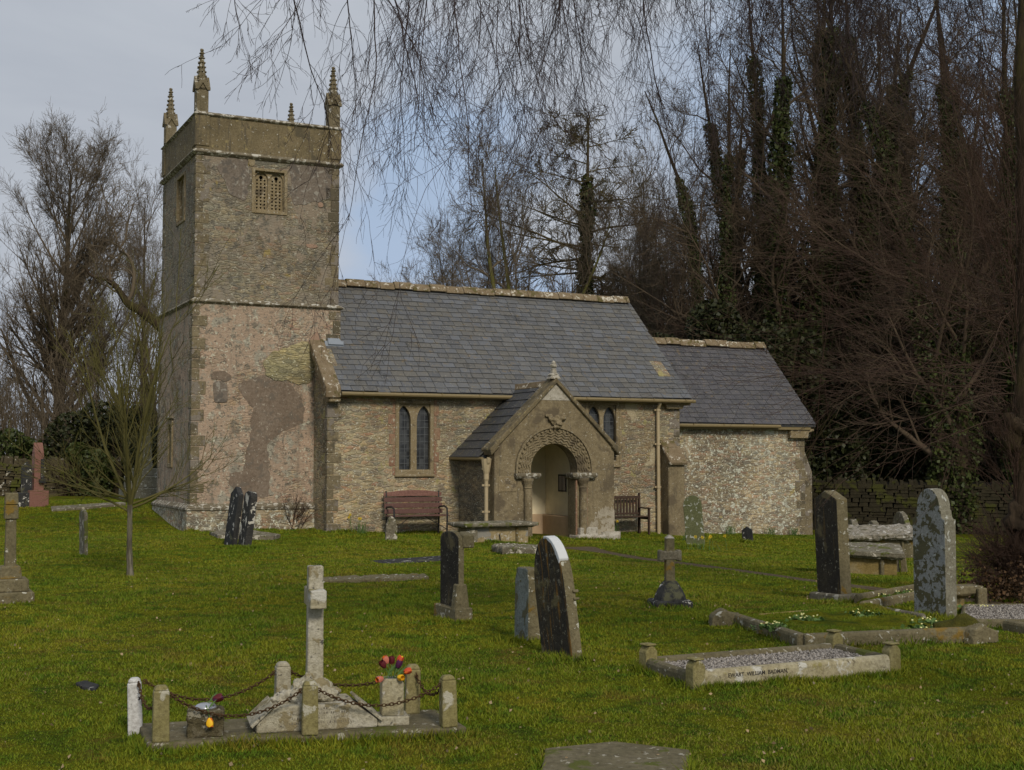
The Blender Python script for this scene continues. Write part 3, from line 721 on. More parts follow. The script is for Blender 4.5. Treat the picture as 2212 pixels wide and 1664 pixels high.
# porch
PS = -3.0; P0, P1 = 5.93, 8.96; PC = 7.45; AC, AZc, AR = 7.40, 1.34, .60
al, ar = 6.86, 7.94
arch = [(al, -1.3), (al, 1.25)]
a_s = math.acos((al - AC) / AR) if abs((al - AC) / AR) < 1 else math.pi
for i in range(17):
    a = R(192) - R(204) * i / 16; arch.append((AC + AR * math.cos(a), AZc + AR * math.sin(a)))
arch += [(ar, 1.22), (ar, -1.3)]
m = MB()
m.prism([(P0, -1.3)] + [(P0, 1.86), (PC, 3.36), (P1, 1.86), (P1, -1.3)] + list(reversed(arch)), 'xz', PS, PS + .34)
porch = m.build('porch', M['porch'], CH)
m = MB(); m.box(P0, P0 + .32, PS + .34, NS - .002, -1.3, 1.84); m.box(P1 - .76, P1, PS + .34, NS - .002, -1.3, 1.84)
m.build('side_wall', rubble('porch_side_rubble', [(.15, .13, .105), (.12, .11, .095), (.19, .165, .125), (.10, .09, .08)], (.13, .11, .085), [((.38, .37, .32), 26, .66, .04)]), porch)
m = MB(); m.box(P1 - .785, P1 - .761, PS + .345, NS - .05, -.3, 2.25); m.box(P0 + .321, P0 + .345, PS + .345, NS - .05, -.3, 1.95); m.box(P0 + .33, P1 - .43, NS - .048, NS - .003, -.3, 1.7); m.prism([(P0 + .33, 1.7), (PC - .45, 2.6), (PC + .45, 2.6), (P1 - .43, 1.7)], 'xz', NS - .046, NS - .003)
m.build('plaster_lining', M['plaster'], porch)
MB().box(PC - .8, PC + .8, PS + .36, NS - .05, 2.30, 2.34).build('ceiling', M['plaster'], porch)
MB().prism([(P1 - .995, PS + .36), (P1 - .786, PS + .36), (P1 - .786, NS - .05), (7.2, NS - .05), (7.2, NS - .30), (P1 - .995, NS - .30)], 'xy', -.3, .27).build('stone_bench', M['pink_bench'], porch, bevel=.015)
m = MB(); m.box(P0 + .33, P1 - .43, PS - .28, NS - .05, -1.0, -.20); m.build('floor_slab', plain('porch_floor', (.20, .135, .09), .9, .1), porch)
MB().box(AC - .75, AC + .95, PS - .55, PS - .281, -1.0, -.27).build('doorstep', M['white_lichen'], porch, rough=.02, voxel=.02)
# porch roof: both slopes slated
def porch_slope(sgn):
    rg = random.Random(40 + sgn); m = MB(); ez = [(PC, 3.30), (PC + sgn * 1.74, 1.62)]
    L = math.hypot(1.74, 1.68); de, dz = -sgn * 1.74 / L, 1.68 / L; rows = 9; g = L / rows
    for i in range(rows):
        n = PS + .30 + (.12 if i % 2 else 0)
        while n < -.80:
            w = .36 * rg.uniform(.85, 1.15); a, b = n + .003, min(n + w, -.8) - .003; n += w
            if i % 2 == 0 and False: pass
            s0 = i * g - .01; s1 = min(i * g + g * 1.3, L); m.cur = rg.random() * .98 + .01
            def P(nv, s, h): return (ez[1][0] + de * s + sgn * dz * h, nv, ez[1][1] + dz * s + abs(de) * h)
            vs = [P(a, s0, .018), P(b, s0, .018), P(b, s1, 0), P(a, s1, 0), P(a, s0, .030), P(b, s0, .030), P(b, s1, .008), P(a, s1, .008)]
            m.add(vs, [(0, 3, 2, 1), (4, 5, 6, 7), (0, 1, 5, 4), (1, 2, 6, 5), (2, 3, 7, 6), (3, 0, 4, 7)])
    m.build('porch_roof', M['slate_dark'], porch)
porch_slope(-1); porch_slope(1)
MB().prism([(PC - 1.72, 1.60), (PC, 3.28), (PC + 1.72, 1.60), (PC + 1.60, 1.60), (PC, 3.14), (PC - 1.60, 1.60)], 'xz', PS + .32, -.8).build('roof_boarding', M['slate_dark'], porch)
MB().prism([(PC - .13, 3.21), (PC - .04, 3.36), (PC + .04, 3.36), (PC + .13, 3.21)], 'xz', PS + .3, -.85).build('ridge_tiles', M['ridge'], porch, bevel=.012)
m = MB(); m.tube([(P0 - .21, NS, 1.60), (P0 - .21, PS + .18, 1.585)], .04, 8); m.build('gutter', M['gutter'], porch)
def pdown():
    o = downpipe(P0 - .13, 0, -.25, 1.56, porch, True); o.location = (0, PS + .14, 0)
pdown()
# gable copings, apex finial, lichened apex stone, tablet
m = MB()
for s in (-1, 1):
    m.prism([(PC - s * .02, 3.42), (PC - s * .02, 3.30), (PC + s * 1.60, 1.72), (PC + s * 1.66, 1.80)], 'xz', PS - .07, PS + .40)
    m.prism([(PC + s * 1.42, 1.86), (PC + s * 1.62, 1.66), (PC + s * 1.66, 1.80), (PC + s * 1.52, 1.94)], 'xz', PS - .085, PS + .42)
m.build('gable_coping', M['ashlar_dark'], porch, bevel=.015)
MB().prism([(PC - .46, 2.90), (PC, 3.35), (PC + .46, 2.90)], 'xz', PS - .008, PS + .02).build('apex_stone', M['white_lichen'], porch)
m = MB(); m.frus(0, 0, 3.36, 3.50, .13, .13, .06, .06); m.frus(0, 0, 3.50, 3.60, .055, .055, .05, .05); m.blob(0, 0, 3.66, .085, .085, .055, 3, .12); m.blob(0, 0, 3.725, .05, .05, .05, 4, .1); m.blob(0, 0, 3.46, .12, .12, .04, 5, .2)
o = m.build('finial', M['white_lichen'], porch, bevel=.01); o.location = (PC, PS + .1, .02)
MB().prism(rect(6.02, 6.46, .86, 1.20), 'xz', PS - .012, PS + .02).build('tablet', M['ashlar'], porch, bevel=.008)
# the carved arch: three orders of chevrons, a ring of billets, label, imposts and shafts
def arcpt(r, a, d): return (AC + r * math.cos(a), PS - d, AZc + r * math.sin(a))
m = MB(); A0, A1 = R(190), R(-10); K = 72
for r0, r1, d in ((.59, .93, .03), (.93, .975, .075)):
    vs = []; fs = []
    for i in range(K + 1):
        a = A0 + (A1 - A0) * i / K
        for rr, dd in ((r0, 0), (r1, 0), (r1, d), (r0, d)): vs.append(arcpt(rr, a, dd if dd else -.05))
        if i:
            b = i * 4
            for q in range(4): fs.append((b - 4 + q, b - 4 + (q + 1) % 4, b + (q + 1) % 4, b + q))
    fs += [(0, 1, 2, 3), (K * 4 + 3, K * 4 + 2, K * 4 + 1, K * 4)]; m.add(vs, fs)
for r0 in (.635, .70, .765, .825):
    pts = []; nz = 15
    for i in range(nz * 2 + 1):
        a = A0 + (A1 - A0) * i / (nz * 2); pts.append(arcpt(r0 + (.026 if i % 2 else -.018), a, .045))
    m.tube(pts, .016, 5)
for i in range(27):
    a = R(183) + (R(-3) - R(183)) * i / 26; q = arcpt(.885, a, .045); m.blob(q[0], q[1], q[2], .033, .035, .033, i, .1, 8)
m.build('chevron_arch', M['porch'], porch)
for x0, x1, yy in ((6.40, 7.02, .13), (7.80, 8.46, .15)):
    m = MB(); m.frus((x0 + x1) / 2, PS + .09, 1.14, 1.20, (x1 - x0) / 2 - .04, yy + .04, (x1 - x0) / 2, yy + .10); m.box(x0, x1, PS - yy - .01, PS + .2, 1.20, 1.27)
    m.build('impost', M['string'], porch, bevel=.012)
def shaft(cx, name='column'):
    m = MB(); cy = PS - .06
    m.lathe([(.13, -.30), (.13, -.20), (.10, -.15), (.085, -.10), (.082, .4), (.08, .92), (.095, .94), (.085, .97), (.10, 1.02), (.135, 1.10), (.14, 1.15)], cx, cy, 16)
    for s in range(3):
        m.tube([(cx + .083 * math.cos(i * .42 + s * 2.09), cy + .083 * math.sin(i * .42 + s * 2.09), -.08 + i * .045) for i in range(23)], .011, 5)
    return m.build(name, M['porch'], porch)
shaft(8.12); shaft(6.72)
m = MB(); pass
for q in ((7.945, 7.985, PS - .035, PS + .12, -.25, 1.14), (8.22, 8.25, PS - .03, PS + .05, -.1, 1.13)): MB().box(*q).build('red_jamb', M['redstone'], porch, bevel=.008)
m = MB(); m.box(7.92, 9.02, PS - .18, PS + .25, -.62, -.13); m.box(8.0, 8.45, PS - .14, PS + .05, -.14, .04); m.box(P1 - .35, P1 + .10, PS - .12, PS + .3, -.62, -.07)
m.build('limewashed_base', M['white_lichen'], porch, rough=.03, voxel=.018)
rl = random.Random(3); q = [(8.26, -.2)]
for i in range(26): x_ = 8.26 + (P1 + .004 - 8.26) * i / 25; q.append((x_, -.12 + .60 * min(1, (i + 3) / 17) ** .8 + rl.uniform(-.07, .05)))
q.append((P1 + .004, -.2))
MB().prism(q, 'xz', PS - .006, PS + .02).build('limewash', stone('old_limewash', [(.30, .26, .19), (.40, .36, .28), (.47, .43, .35)], 6, [((.22, .18, .11), 9, .58, .03)], bump=.5), porch)
m = MB()                                        # worn beast head over the arch
m.blob(7.44, PS - .06, 2.44, .15, .08, .11, 3, .2); m.blob(7.47, PS - .11, 2.36, .075, .08, .07, 4, .2); m.blob(7.30, PS - .05, 2.50, .06, .05, .09, 5, .2); m.blob(7.62, PS - .05, 2.50, .08, .05, .05, 6, .2)
m.blob(7.22, PS - .03, 2.55, .05, .04, .04, 7, .2); m.blob(7.44, PS - .08, 2.29, .09, .06, .04, 8, .2)
m.build('carved_head', M['porch'], porch, rough=.03, voxel=.014, freq=.06)

# notice board on the porch's inner east wall
nb = empty('notice_board', 'small black framed notice board hanging on the inner porch wall', 'notice board', (*church_xy(P1 - .787, -1.98), 1.02), AZ)
m = MB(); fr = []
for a, b, c, d in ((-.19, .19, -.20, -.17), (-.19, .19, .17, .20), (-.19, -.16, -.17, .17), (.16, .19, -.17, .17), (-.005, .005, -.17, .17)): m.box(-.022, -.002, a, b, c, d)
m.build('frame', plain('black_frame', (.012, .01, .01), .5), nb)
MB().box(-.015, -.006, -.16, .16, -.17, .17).build('paper', plain('notice_paper', (.34, .30, .27), .9), nb)

# ------------------------------------------------------------------ plants: tubes grown level by level with numpy
def unit(a): return a / np.maximum(np.linalg.norm(a, axis=-1, keepdims=True), 1e-9)
def perp(d, rg):
    r = rg.normal(size=d.shape); return unit(r - (r * d).sum(-1, keepdims=True) * d)
def march(start, d, L, r0, r1, k, wig, up, rg, bend=None):
    """polylines (M,k,3) wandering from start"""
    n = len(start); P = np.zeros((n, k, 3)); P[:, 0] = start; dd = d.copy(); st = (L / (k - 1))[:, None]
    for i in range(1, k):
        dd = dd + rg.normal(size=dd.shape) * wig; dd[:, 2] += up
        if bend is not None: dd = dd + bend
        dd = unit(dd); P[:, i] = P[:, i - 1] + dd * st
    t = np.linspace(0, 1, k)[None, :]
    return P, r0[:, None] * (1 - t) + r1[:, None] * t
def children(P, Rr, L, n, ang, asd, ratio, k, wig, up, rg, rr=.55, tmin=.2, tmax=1.0, shape=None, rmin=.003, tip=.35, bend=None, even=False):
    Mn, K = P.shape[:2]; idx = np.repeat(np.arange(Mn), n)
    t = (np.tile(np.arange(n) / n, Mn) + rg.uniform(0, 1 / n, Mn * n)) if even else rg.uniform(0, 1, Mn * n)
    t = tmin + (tmax - tmin) * t
    f = t * (K - 1); i0 = np.minimum(f.astype(int), K - 2); w = (f - i0)[:, None]
    a, b = P[idx, i0], P[idx, i0 + 1]; st = a * (1 - w) + b * w; tan = unit(b - a)
    pr = Rr[idx, i0] * (1 - w[:, 0]) + Rr[idx, i0 + 1] * w[:, 0]
    th = np.radians(ang + rg.normal(size=len(idx)) * asd)[:, None]
    d = tan * np.cos(th) + perp(tan, rg) * np.sin(th)
    Lc = L[idx] * ratio * rg.uniform(.65, 1.25, len(idx))
    if shape is not None: Lc = Lc * shape(t)
    r0 = np.maximum(np.minimum(pr * rr * rg.uniform(.7, 1.1, len(idx)), Lc * .03 + .004), rmin); r1 = np.maximum(r0 * tip, rmin * .7)
    Pc, Rc = march(st, d, Lc, r0, r1, k, wig, up, rg, bend)
    return Pc, Rc, Lc
def tubes(parts):
    """list of (P (M,k,3), R (M,k), sides) -> V, F"""
    VV, FF, b = [], [], 0
    for P, Rr, s in parts:
        Mn, k = P.shape[:2]
        if not Mn: continue
        T = np.zeros_like(P); T[:, 1:-1] = P[:, 2:] - P[:, :-2]; T[:, 0] = P[:, 1] - P[:, 0]; T[:, -1] = P[:, -1] - P[:, -2]; T = unit(T)
        ref = np.where(np.abs(T[:, :1, 2:3]) > .8, np.array([1., 0, 0]), np.array([0., 0, 1.])); ref = np.broadcast_to(ref, P.shape)
        A = unit(ref - (ref * T).sum(-1, keepdims=True) * T); B = np.cross(T, A)
        an = 2 * np.pi * np.arange(s) / s
        ringp = P[:, :, None] + Rr[:, :, None, None] * (A[:, :, None] * np.cos(an)[None, None, :, None] + B[:, :, None] * np.sin(an)[None, None, :, None])
        VV.append(ringp.reshape(-1, 3))
        base = (np.arange(Mn) * k * s)[:, None, None] + (np.arange(k - 1) * s)[None, :, None]; j = np.arange(s)[None, None, :]; j2 = (j + 1) % s
        FF.append(np.stack([base + j, base + j2, base + s + j2, base + s + j], -1).reshape(-1, 4) + b); b += Mn * k * s
    return np.concatenate(VV), np.concatenate(FF)
def leaves(C, size, rg, droop=.3, out=None):
    """one small folded leaf (two triangles as a quad) at each point of C"""
    n = len(C); d = unit(rg.normal(size=(n, 3)) + np.array([0, 0, -droop]))
    if out is not None: d = unit(d * .8 + out)
    s = perp(d, rg); sz = (size * rg.uniform(.6, 1.4, n))[:, None]; nn = np.cross(d, s) * sz * .18
    a = C - d * sz * .5; c = C + d * sz * .5; b = C + s * sz * .42 + nn; e = C - s * sz * .42 + nn
    V = np.stack([a, b, c, e], 1).reshape(-1, 3); F = np.arange(n * 4).reshape(n, 4)
    return V, F, np.repeat(rg.uniform(0, 1, n), 4)
def along(P, n, rad, rg, thick=1.0, lump=.5):
    """points scattered in a lumpy shell round a polyline"""
    K = len(P); f = rg.uniform(0, K - 1.001, n); i = f.astype(int); w = (f - i)[:, None]
    c = P[i] * (1 - w) + P[i + 1] * w
    ph = rg.uniform(0, 6.28, 4); z = f / (K - 1) * 12
    r = rad(f / (K - 1)) * (1 + lump * np.sin(z * 1.9 + ph[0]) * np.sin(z * .8 + ph[1]))
    d = perp(np.broadcast_to(unit(P[-1:] - P[:1]), (n, 3)), rg); d2 = d * (r * (1 - rg.uniform(0, .55, n) ** 1.5 * thick))[:, None]
    return c + d2 + rg.normal(size=(n, 3)) * .05, d

def tree_data(seed, H, r0, form):
    """trunk polylines and crown polylines for one kind of tree, base at the origin"""
    rg = np.random.default_rng(seed); f = form; one = np.ones(1)
    nt = f.get('stems', 1); T = []; st = np.zeros((nt, 3)); d = np.tile([0., 0, 1.], (nt, 1))
    if nt > 1: d[:, :2] += rg.normal(size=(nt, 2)) * f.get('splay', .12); st[:, :2] += d[:, :2] * .8; st[:, 2] = 0; d = unit(d)
    L = np.full(nt, H) * rg.uniform(.82, 1, nt); L[0] = H
    P0, R0 = march(st, d, L, np.full(nt, r0), np.full(nt, r0 * .10), 14, f.get('wob', .035), .02, rg)
    R0[:, 0] *= 1.35
    c1 = children(P0, R0, L, f['n1'], f['a1'], 9, f['l1'], 8, f.get('w1', .11), f['up1'], rg, rr=f.get('rr', .5), tmin=f['t0'], tmax=.97, shape=f['shape'], rmin=.012, tip=.2, even=True)
    c2 = children(*c1, f['n2'], f['a2'], 10, f['l2'], 5, f.get('w2', .08), f['up2'], rg, tmin=.15, rmin=.007, tip=.35, rr=.6)
    c3 = children(*c2, f['n3'], 38, 14, f['l3'], 4, f.get('w3', .10), f['up3'], rg, tmin=.15, rmin=f.get('tw', .0055), tip=.6, rr=.7)
    out = [(c1[0], c1[1], 5), (c2[0], c2[1], 4), (c3[0], c3[1], 3)]
    if f.get('n4'):
        c4 = children(*c3, f['n4'], 36, 12, .6, 3, .10, f['up3'], rg, tmin=.2, rmin=f.get('tw', .0055), tip=.7, rr=.8); out.append((c4[0], c4[1], 3))
    return [(P0, R0, 9)], out
SH_OVAL = lambda t: .35 + 1.0 * np.sin(np.pi * np.clip((1 - t) * .92 + .06, 0, 1)) ** .8
SH_DOME = lambda t: .26 + .95 * (1 - t) ** .38
SH_UP = lambda t: 1.15 - .8 * t
SH_TOP = lambda t: .55 + .8 * (1 - t)
FORMS = dict(
    linden=dict(n1=60, a1=42, l1=.34, t0=.16, shape=SH_DOME, up1=.10, n2=10, a2=30, l2=.36, up2=.08, n3=9, l3=.42, up3=.06, n4=4, tw=.0062, w1=.05, w2=.06, w3=.07, wob=.012),
    beech=dict(stems=3, splay=.14, n1=15, a1=42, l1=.34, t0=.34, shape=SH_TOP, up1=.06, n2=9, a2=42, l2=.45, up2=.05, n3=8, l3=.42, up3=.03, n4=4, tw=.006, w1=.2, wob=.06),
    ash=dict(stems=2, splay=.10, n1=16, a1=38, l1=.30, t0=.42, shape=SH_TOP, up1=.10, n2=8, a2=38, l2=.45, up2=.10, n3=7, l3=.42, up3=.06, n4=3, tw=.007, w1=.16),
    wood=dict(stems=2, splay=.11, n1=15, a1=46, l1=.30, t0=.12, shape=SH_UP, up1=.09, n2=8, a2=46, l2=.5, up2=.03, n3=7, l3=.5, up3=.0, n4=3, tw=.006, w1=.15, wob=.05),
    larch=dict(stems=1, n1=60, a1=84, l1=.42, t0=.12, shape=SH_UP, up1=.00, n2=16, a2=60, l2=.26, up2=-.05, n3=10, l3=.5, up3=-.05, tw=.010, w1=.05, wob=.01),
)
class Kind:
    """one kind of tree; every tree of the kind is its own object with trunk, crown and ivy of its own, sharing the kind's mesh data"""
    def __init__(s, seed, H, r0, form, bark_, twig, ivy=0, ivy_top=.6, ivy_r=.5, ivy_size=.13):
        s.H = H; tr, cr = tree_data(seed, H, r0, FORMS[form]); s.trunkP = tr[0][0]
        V, F = tubes(tr); s.tr = np_mesh('trunk', V, F, bark_, smooth=True)
        V, F = tubes(cr); s.cr = np_mesh('crown', V, F, twig); s.H = float(np.percentile(V[:, 2], 98.5))
        s.iv = None
        if ivy:
            rg = np.random.default_rng(seed + 900); C = []; O = []
            for P in s.trunkP:
                n = int(ivy / len(s.trunkP)); kk = max(3, int(ivy_top * (len(P) - 1)) + 1)
                c, d = along(P[:kk], n, lambda t: ivy_r * (1.05 - .72 * t), rg); C.append(c); O.append(d)
            C = np.concatenate(C); O = np.concatenate(O); V, F, a = leaves(C, ivy_size, rg, .5, O * .5)
            s.iv = np_mesh('ivy', V, F, M['ivy'], attr={'vary': a})
        s.first = True
    def plant(s, name, label, x, y, h, rz, group=None, wide=1.0, cat='tree', z=None, ivy=True, tilt=(0, 0)):
        z = float(gheight(x, y)) - .1 if z is None else z
        t = empty(name, label, cat, (x, y, z), rz, group); k = h / s.H; t.scale = (k * wide, k * wide, k); t.rotation_euler = (tilt[0], tilt[1], rz)
        for src in (s.tr, s.cr, s.iv if ivy else None):
            if src is None: continue
            if s.first: o = src
            else: o = src.copy(); col.objects.link(o)
            o.parent = t
        s.first = False
        return t
def at_px(u, y):                      # x of a picture column at distance y
    return (u - 1106) / FOC * y * math.cos(PITCH)
def top_z(v, y): return EYE + y * math.tan(math.atan((832 - v) / FOC) + PITCH)

LIN = Kind(11, 14, .34, 'linden', M['bark'], M['twig'], 1500, .30, .55, .14)
BEE = Kind(21, 14, .24, 'beech', M['bark'], M['twig'], 3000, .42, .42, .13)
BE2 = Kind(24, 14, .26, 'beech', M['bark_green'], M['twig'], 2600, .40, .40, .13)
ASH = Kind(31, 15, .24, 'ash', M['bark'], M['twig'], 2600, .42, .40, .13)
WOO = Kind(41, 20, .34, 'wood', M['bark_dark'], M['twig_wood'], 15000, .92, .66, .13)
WO2 = Kind(44, 20, .30, 'wood', M['bark_dark'], M['twig_wood'], 13000, .80, .58, .13)
LAR = Kind(51, 14, .26, 'larch', M['bark'], M['twig_larch'], 4500, .85, .50, .14)
g_l = 'bare trees beyond the left churchyard wall'; g_b = 'bare trees behind the nave roof'; g_w = 'ivy-clad trees of the wood on the right'
def pl(k, name, label, u, y, v, rz, group, **kw):
    x = at_px(u, y); z = float(gheight(x, y)); return k.plant(name, label, x, y, (top_z(v, y) - z) * 1.0, R(rz), group, **kw)
pl(LIN, 'linden_tree', 'tall bare tree with a rounded fan crown and single straight trunk at far left', 122, 47, 285, 10, g_l, wide=.95)
pl(ASH, 'ash_tree', 'slimmer bare tree with upright branches just left of the tower', 312, 50, 345, 60, g_l, wide=.62)
pl(BEE, 'beech_tree', 'low bare tree cut by the left edge of the picture', -90, 44, 560, 100, g_l, wide=.9)
pl(ASH, 'ash_tree', 'thin bare tree between the tall fan-crowned tree and the tower', 205, 56, 560, 200, g_l, wide=.4, ivy=False)
pl(BE2, 'beech_tree', 'bushy bare tree rising close behind the tower west wall', 345, 44, 500, 260, g_l, wide=.6)
pl(ASH, 'ash_tree', 'small leaning bare tree by the left wall', 30, 52, 690, 30, g_l, wide=.6, ivy=False, tilt=(0, R(-8)))

pl(BEE, 'beech_tree', 'low ivy-footed bare tree nearest the tower above the nave ridge', 972, 52, 455, 40, g_b, wide=.72)
pl(ASH, 'ash_tree', 'slim bare tree with an ivy post trunk, second from the tower above the ridge', 1048, 54, 370, 140, g_b, wide=.45)
pl(BE2, 'beech_tree', 'tall forked bare tree with clean stems above the middle of the nave ridge', 1150, 50, 245, 200, g_b, wide=.68, ivy=False)
pl(LAR, 'larch_tree', 'larch with level tiered branches and ivy up its stem behind the nave', 1258, 52, 275, 0, g_b, wide=1.0)
pl(BEE, 'beech_tree', 'ivy-clad leaning tree right of the larch', 1345, 50, 420, 290, g_b, wide=.5)
pl(ASH, 'ash_tree', 'tall pale bare tree above the east end of the nave ridge', 1392, 54, 262, 250, g_b, wide=.75)
pl(BE2, 'beech_tree', 'bare tree between the nave ridge end and the dark wood', 1462, 47, 360, 330, g_b, wide=.6)
pl(LAR, 'larch_tree', 'smaller larch low behind the chancel roof end', 1420, 60, 480, 120, g_b, wide=.9)

wood = [(1545, 41, 60, 15, WO2, .8, 'reddish twiggy tree at the left edge of the dark wood'),
        (1640, 44, -60, 80, WOO, .75, 'dense dark tree above the chancel roof'),
        (1705, 42, -150, 160, WOO, .9, 'ivy-clad tree with slanting limbs right of the chancel ridge'),
        (1812, 43, -180, 220, WO2, .85, 'straight ivy-wrapped tree in the middle of the wood'),
        (1862, 47, -200, 300, WOO, .9, 'tall ivy pole trunk with sky on both sides'),
        (1945, 42, -160, 350, WOO, .85, 'tree with heavy ivy right of the twin poles'),
        (2060, 38, -170, 45, WO2, .9, 'thick ivy column tree near the right side'),
        (2150, 43, -120, 120, WOO, 1.0, 'dark crowded tree at the right of the wood'),
        (2235, 38, -100, 190, WO2, 1.0, 'tree cut by the right edge of the picture, in the wood'),
        (1590, 52, 140, 250, WOO, .8, 'distant tree filling the wood behind the chancel'),
        (1760, 54, 60, 20, WO2, .9, 'distant tree low between the ivy trunks above the chancel'),
        (1905, 56, 30, 100, WO2, 1.0, 'distant tree deep in the right-hand wood'),
        (2010, 52, 20, 280, WOO, 1.0, 'distant tree behind the thick ivy column'),
        (2120, 55, 20, 330, WO2, 1.0, 'distant tree at the back right of the wood'),
        (2230, 50, 0, 70, WOO, 1.0, 'distant tree at the far right edge of the wood')]
for u, y, v, rz, k, w, lb in wood: pl(k, 'woodland_tree', lb, u, y, v, rz, g_w, wide=w)

# leafy evergreen masses under the trees
def bush(name, label, x, y, rx, ry, h, n, seed, mat, size=.09, group=None, twigs=0, cat='bush', z0=None):
    rg = np.random.default_rng(seed); g = float(gheight(x, y)) if z0 is None else z0
    nb = max(3, int(rx * 3)); cx = rg.uniform(-1, 1, nb) * rx * .75; cy = rg.uniform(-1, 1, nb) * ry * .6; cr = rg.uniform(.45, .8, nb) * min(rx, h) * .62; cz = rg.uniform(.3, .85, nb) * h
    i = rg.integers(0, nb, n); d = unit(rg.normal(size=(n, 3))); rr = cr[i] * (1 - .45 * rg.uniform(0, 1, n) ** 2)
    C = np.stack([cx[i] + d[:, 0] * rr, cy[i] + d[:, 1] * rr, np.maximum(.03, cz[i] + d[:, 2] * rr)], 1)
    C[::5, 2] = rg.uniform(.02, h * .5, len(C[::5]))
    t = empty(name, label, cat, (x, y, g), 0, group)
    V, F, a = leaves(C, size, rg, .3, d * .4); np_mesh('foliage', V, F, mat, t, attr={'vary': a})
    k = 40; st = np.stack([rg.uniform(-.5, .5, k) * rx, rg.uniform(-.4, .4, k) * ry, np.full(k, -.05)], 1); dd = unit(rg.normal(size=(k, 3)) * .3 + np.array([0, 0, 1.]))
    P, Rr = march(st, dd, np.full(k, h * .8), np.full(k, .03), np.full(k, .01), 5, .12, .05, rg)
    V, F = tubes([(P, Rr, 4)]); np_mesh('stems', V, F, M['bark_dark'], t)
    return t
gb = 'evergreen bushes under the trees'
bush('evergreen_bush', 'dark evergreen bush over the left wall behind the young tree', at_px(235, 41), 41, 2.3, 1.3, 2.5, 9000, 1, M['yew'], .13, gb)
bush('evergreen_bush', 'dark evergreen bush against the tower side behind the tall memorial', at_px(325, 42.5), 42.5, 1.6, 1.2, 3.3, 9000, 2, M['yew'], .13, gb)
bush('ivy_bush', 'ivy mound on the wall at the left edge', at_px(15, 40), 40, 1.5, .8, 1.75, 5000, 3, M['ivy'], .12, gb)
bush('ivy_bush', 'ivy mound over the wall right of the pink obelisk', at_px(165, 39.6), 39.6, 1.0, .6, 1.65, 3500, 4, M['ivy'], .12, gb)
bush('conifer_thicket', 'brownish green thicket just over the nave ridge behind the larch', at_px(1340, 50), 50, 3.2, 2, 7.6, 20000, 5, M['ivy'], .16, gb, z0=.0)
for i, (u, y, rx, h, lb) in enumerate([(1560, 40, 3.0, 8.5, 'tall ivy thicket above the east end of the nave roof'), (1700, 42, 3.0, 7.2, 'ivy thicket above the chancel ridge'), (1810, 41, 2.4, 5.5, 'dark ivy thicket right of the chancel gable'),
                                      (1900, 43, 2.6, 5.0, 'dark evergreen thicket over the wall behind the table tombs'), (2000, 42, 2.6, 4.4, 'dark thicket behind the rounded pale headstone'),
                                      (2110, 43, 2.8, 5.2, 'dark thicket at the back right of the wood'), (2230, 41, 2.8, 6.0, 'dark thicket at the right edge of the wood')]):
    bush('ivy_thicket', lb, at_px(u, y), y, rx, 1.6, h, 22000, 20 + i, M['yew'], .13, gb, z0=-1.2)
# a wood's far floor and scrub that nobody could count
rg = np.random.default_rng(77); n = 60000
sx = rg.uniform(6, 40, n); sy = rg.uniform(46, 66, n); k_ = rg.uniform(0, 1, n); hh = (3.4 + 2.0 * np.sin(sx * .9) + 1.2 * np.sin(sx * 2.3 + sy)) * k_ ** .8
C = np.stack([sx, sy, gheight(sx, sy) + np.maximum(hh, .05)], 1)
V, F, a = leaves(C, .24, rg, .3)
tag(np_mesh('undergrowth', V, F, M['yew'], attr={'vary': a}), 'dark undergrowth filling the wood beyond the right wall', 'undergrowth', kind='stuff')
n = 2600; st = np.stack([rg.uniform(5, 34, n), rg.uniform(41, 56, n), np.full(n, -1.2)], 1)
P, Rr = march(st, unit(rg.normal(size=(n, 3)) * .12 + np.array([0, 0, 1.])), rg.uniform(3, 10, n), np.full(n, .022), np.full(n, .008), 6, .05, .03, rg)
c = children(P, Rr, np.full(n, 3.0), 7, 35, 12, .55, 4, .12, .05, rg, rmin=.008)
V, F = tubes([(P, Rr, 4), (c[0], c[1], 3)])
tag(np_mesh('saplings', V, F, M['twig_red']), 'thicket of thin reddish saplings beyond the right wall', 'saplings', kind='stuff')
n = 900; st = np.stack([rg.uniform(-22, -7.5, n), rg.uniform(41.5, 50, n), np.full(n, .0)], 1)
P, Rr = march(st, unit(rg.normal(size=(n, 3)) * .18 + np.array([0, 0, 1.])), rg.uniform(2.5, 5.5, n), np.full(n, .02), np.full(n, .008), 6, .07, .03, rg)
c = children(P, Rr, np.full(n, 2.2), 8, 40, 12, .55, 4, .12, .05, rg, rmin=.007)
V, F = tubes([(P, Rr, 4), (c[0], c[1], 3)])
tag(np_mesh('scrub', V, F, M['twig']), 'tangle of thin bare scrub beyond the left wall', 'scrub', kind='stuff')

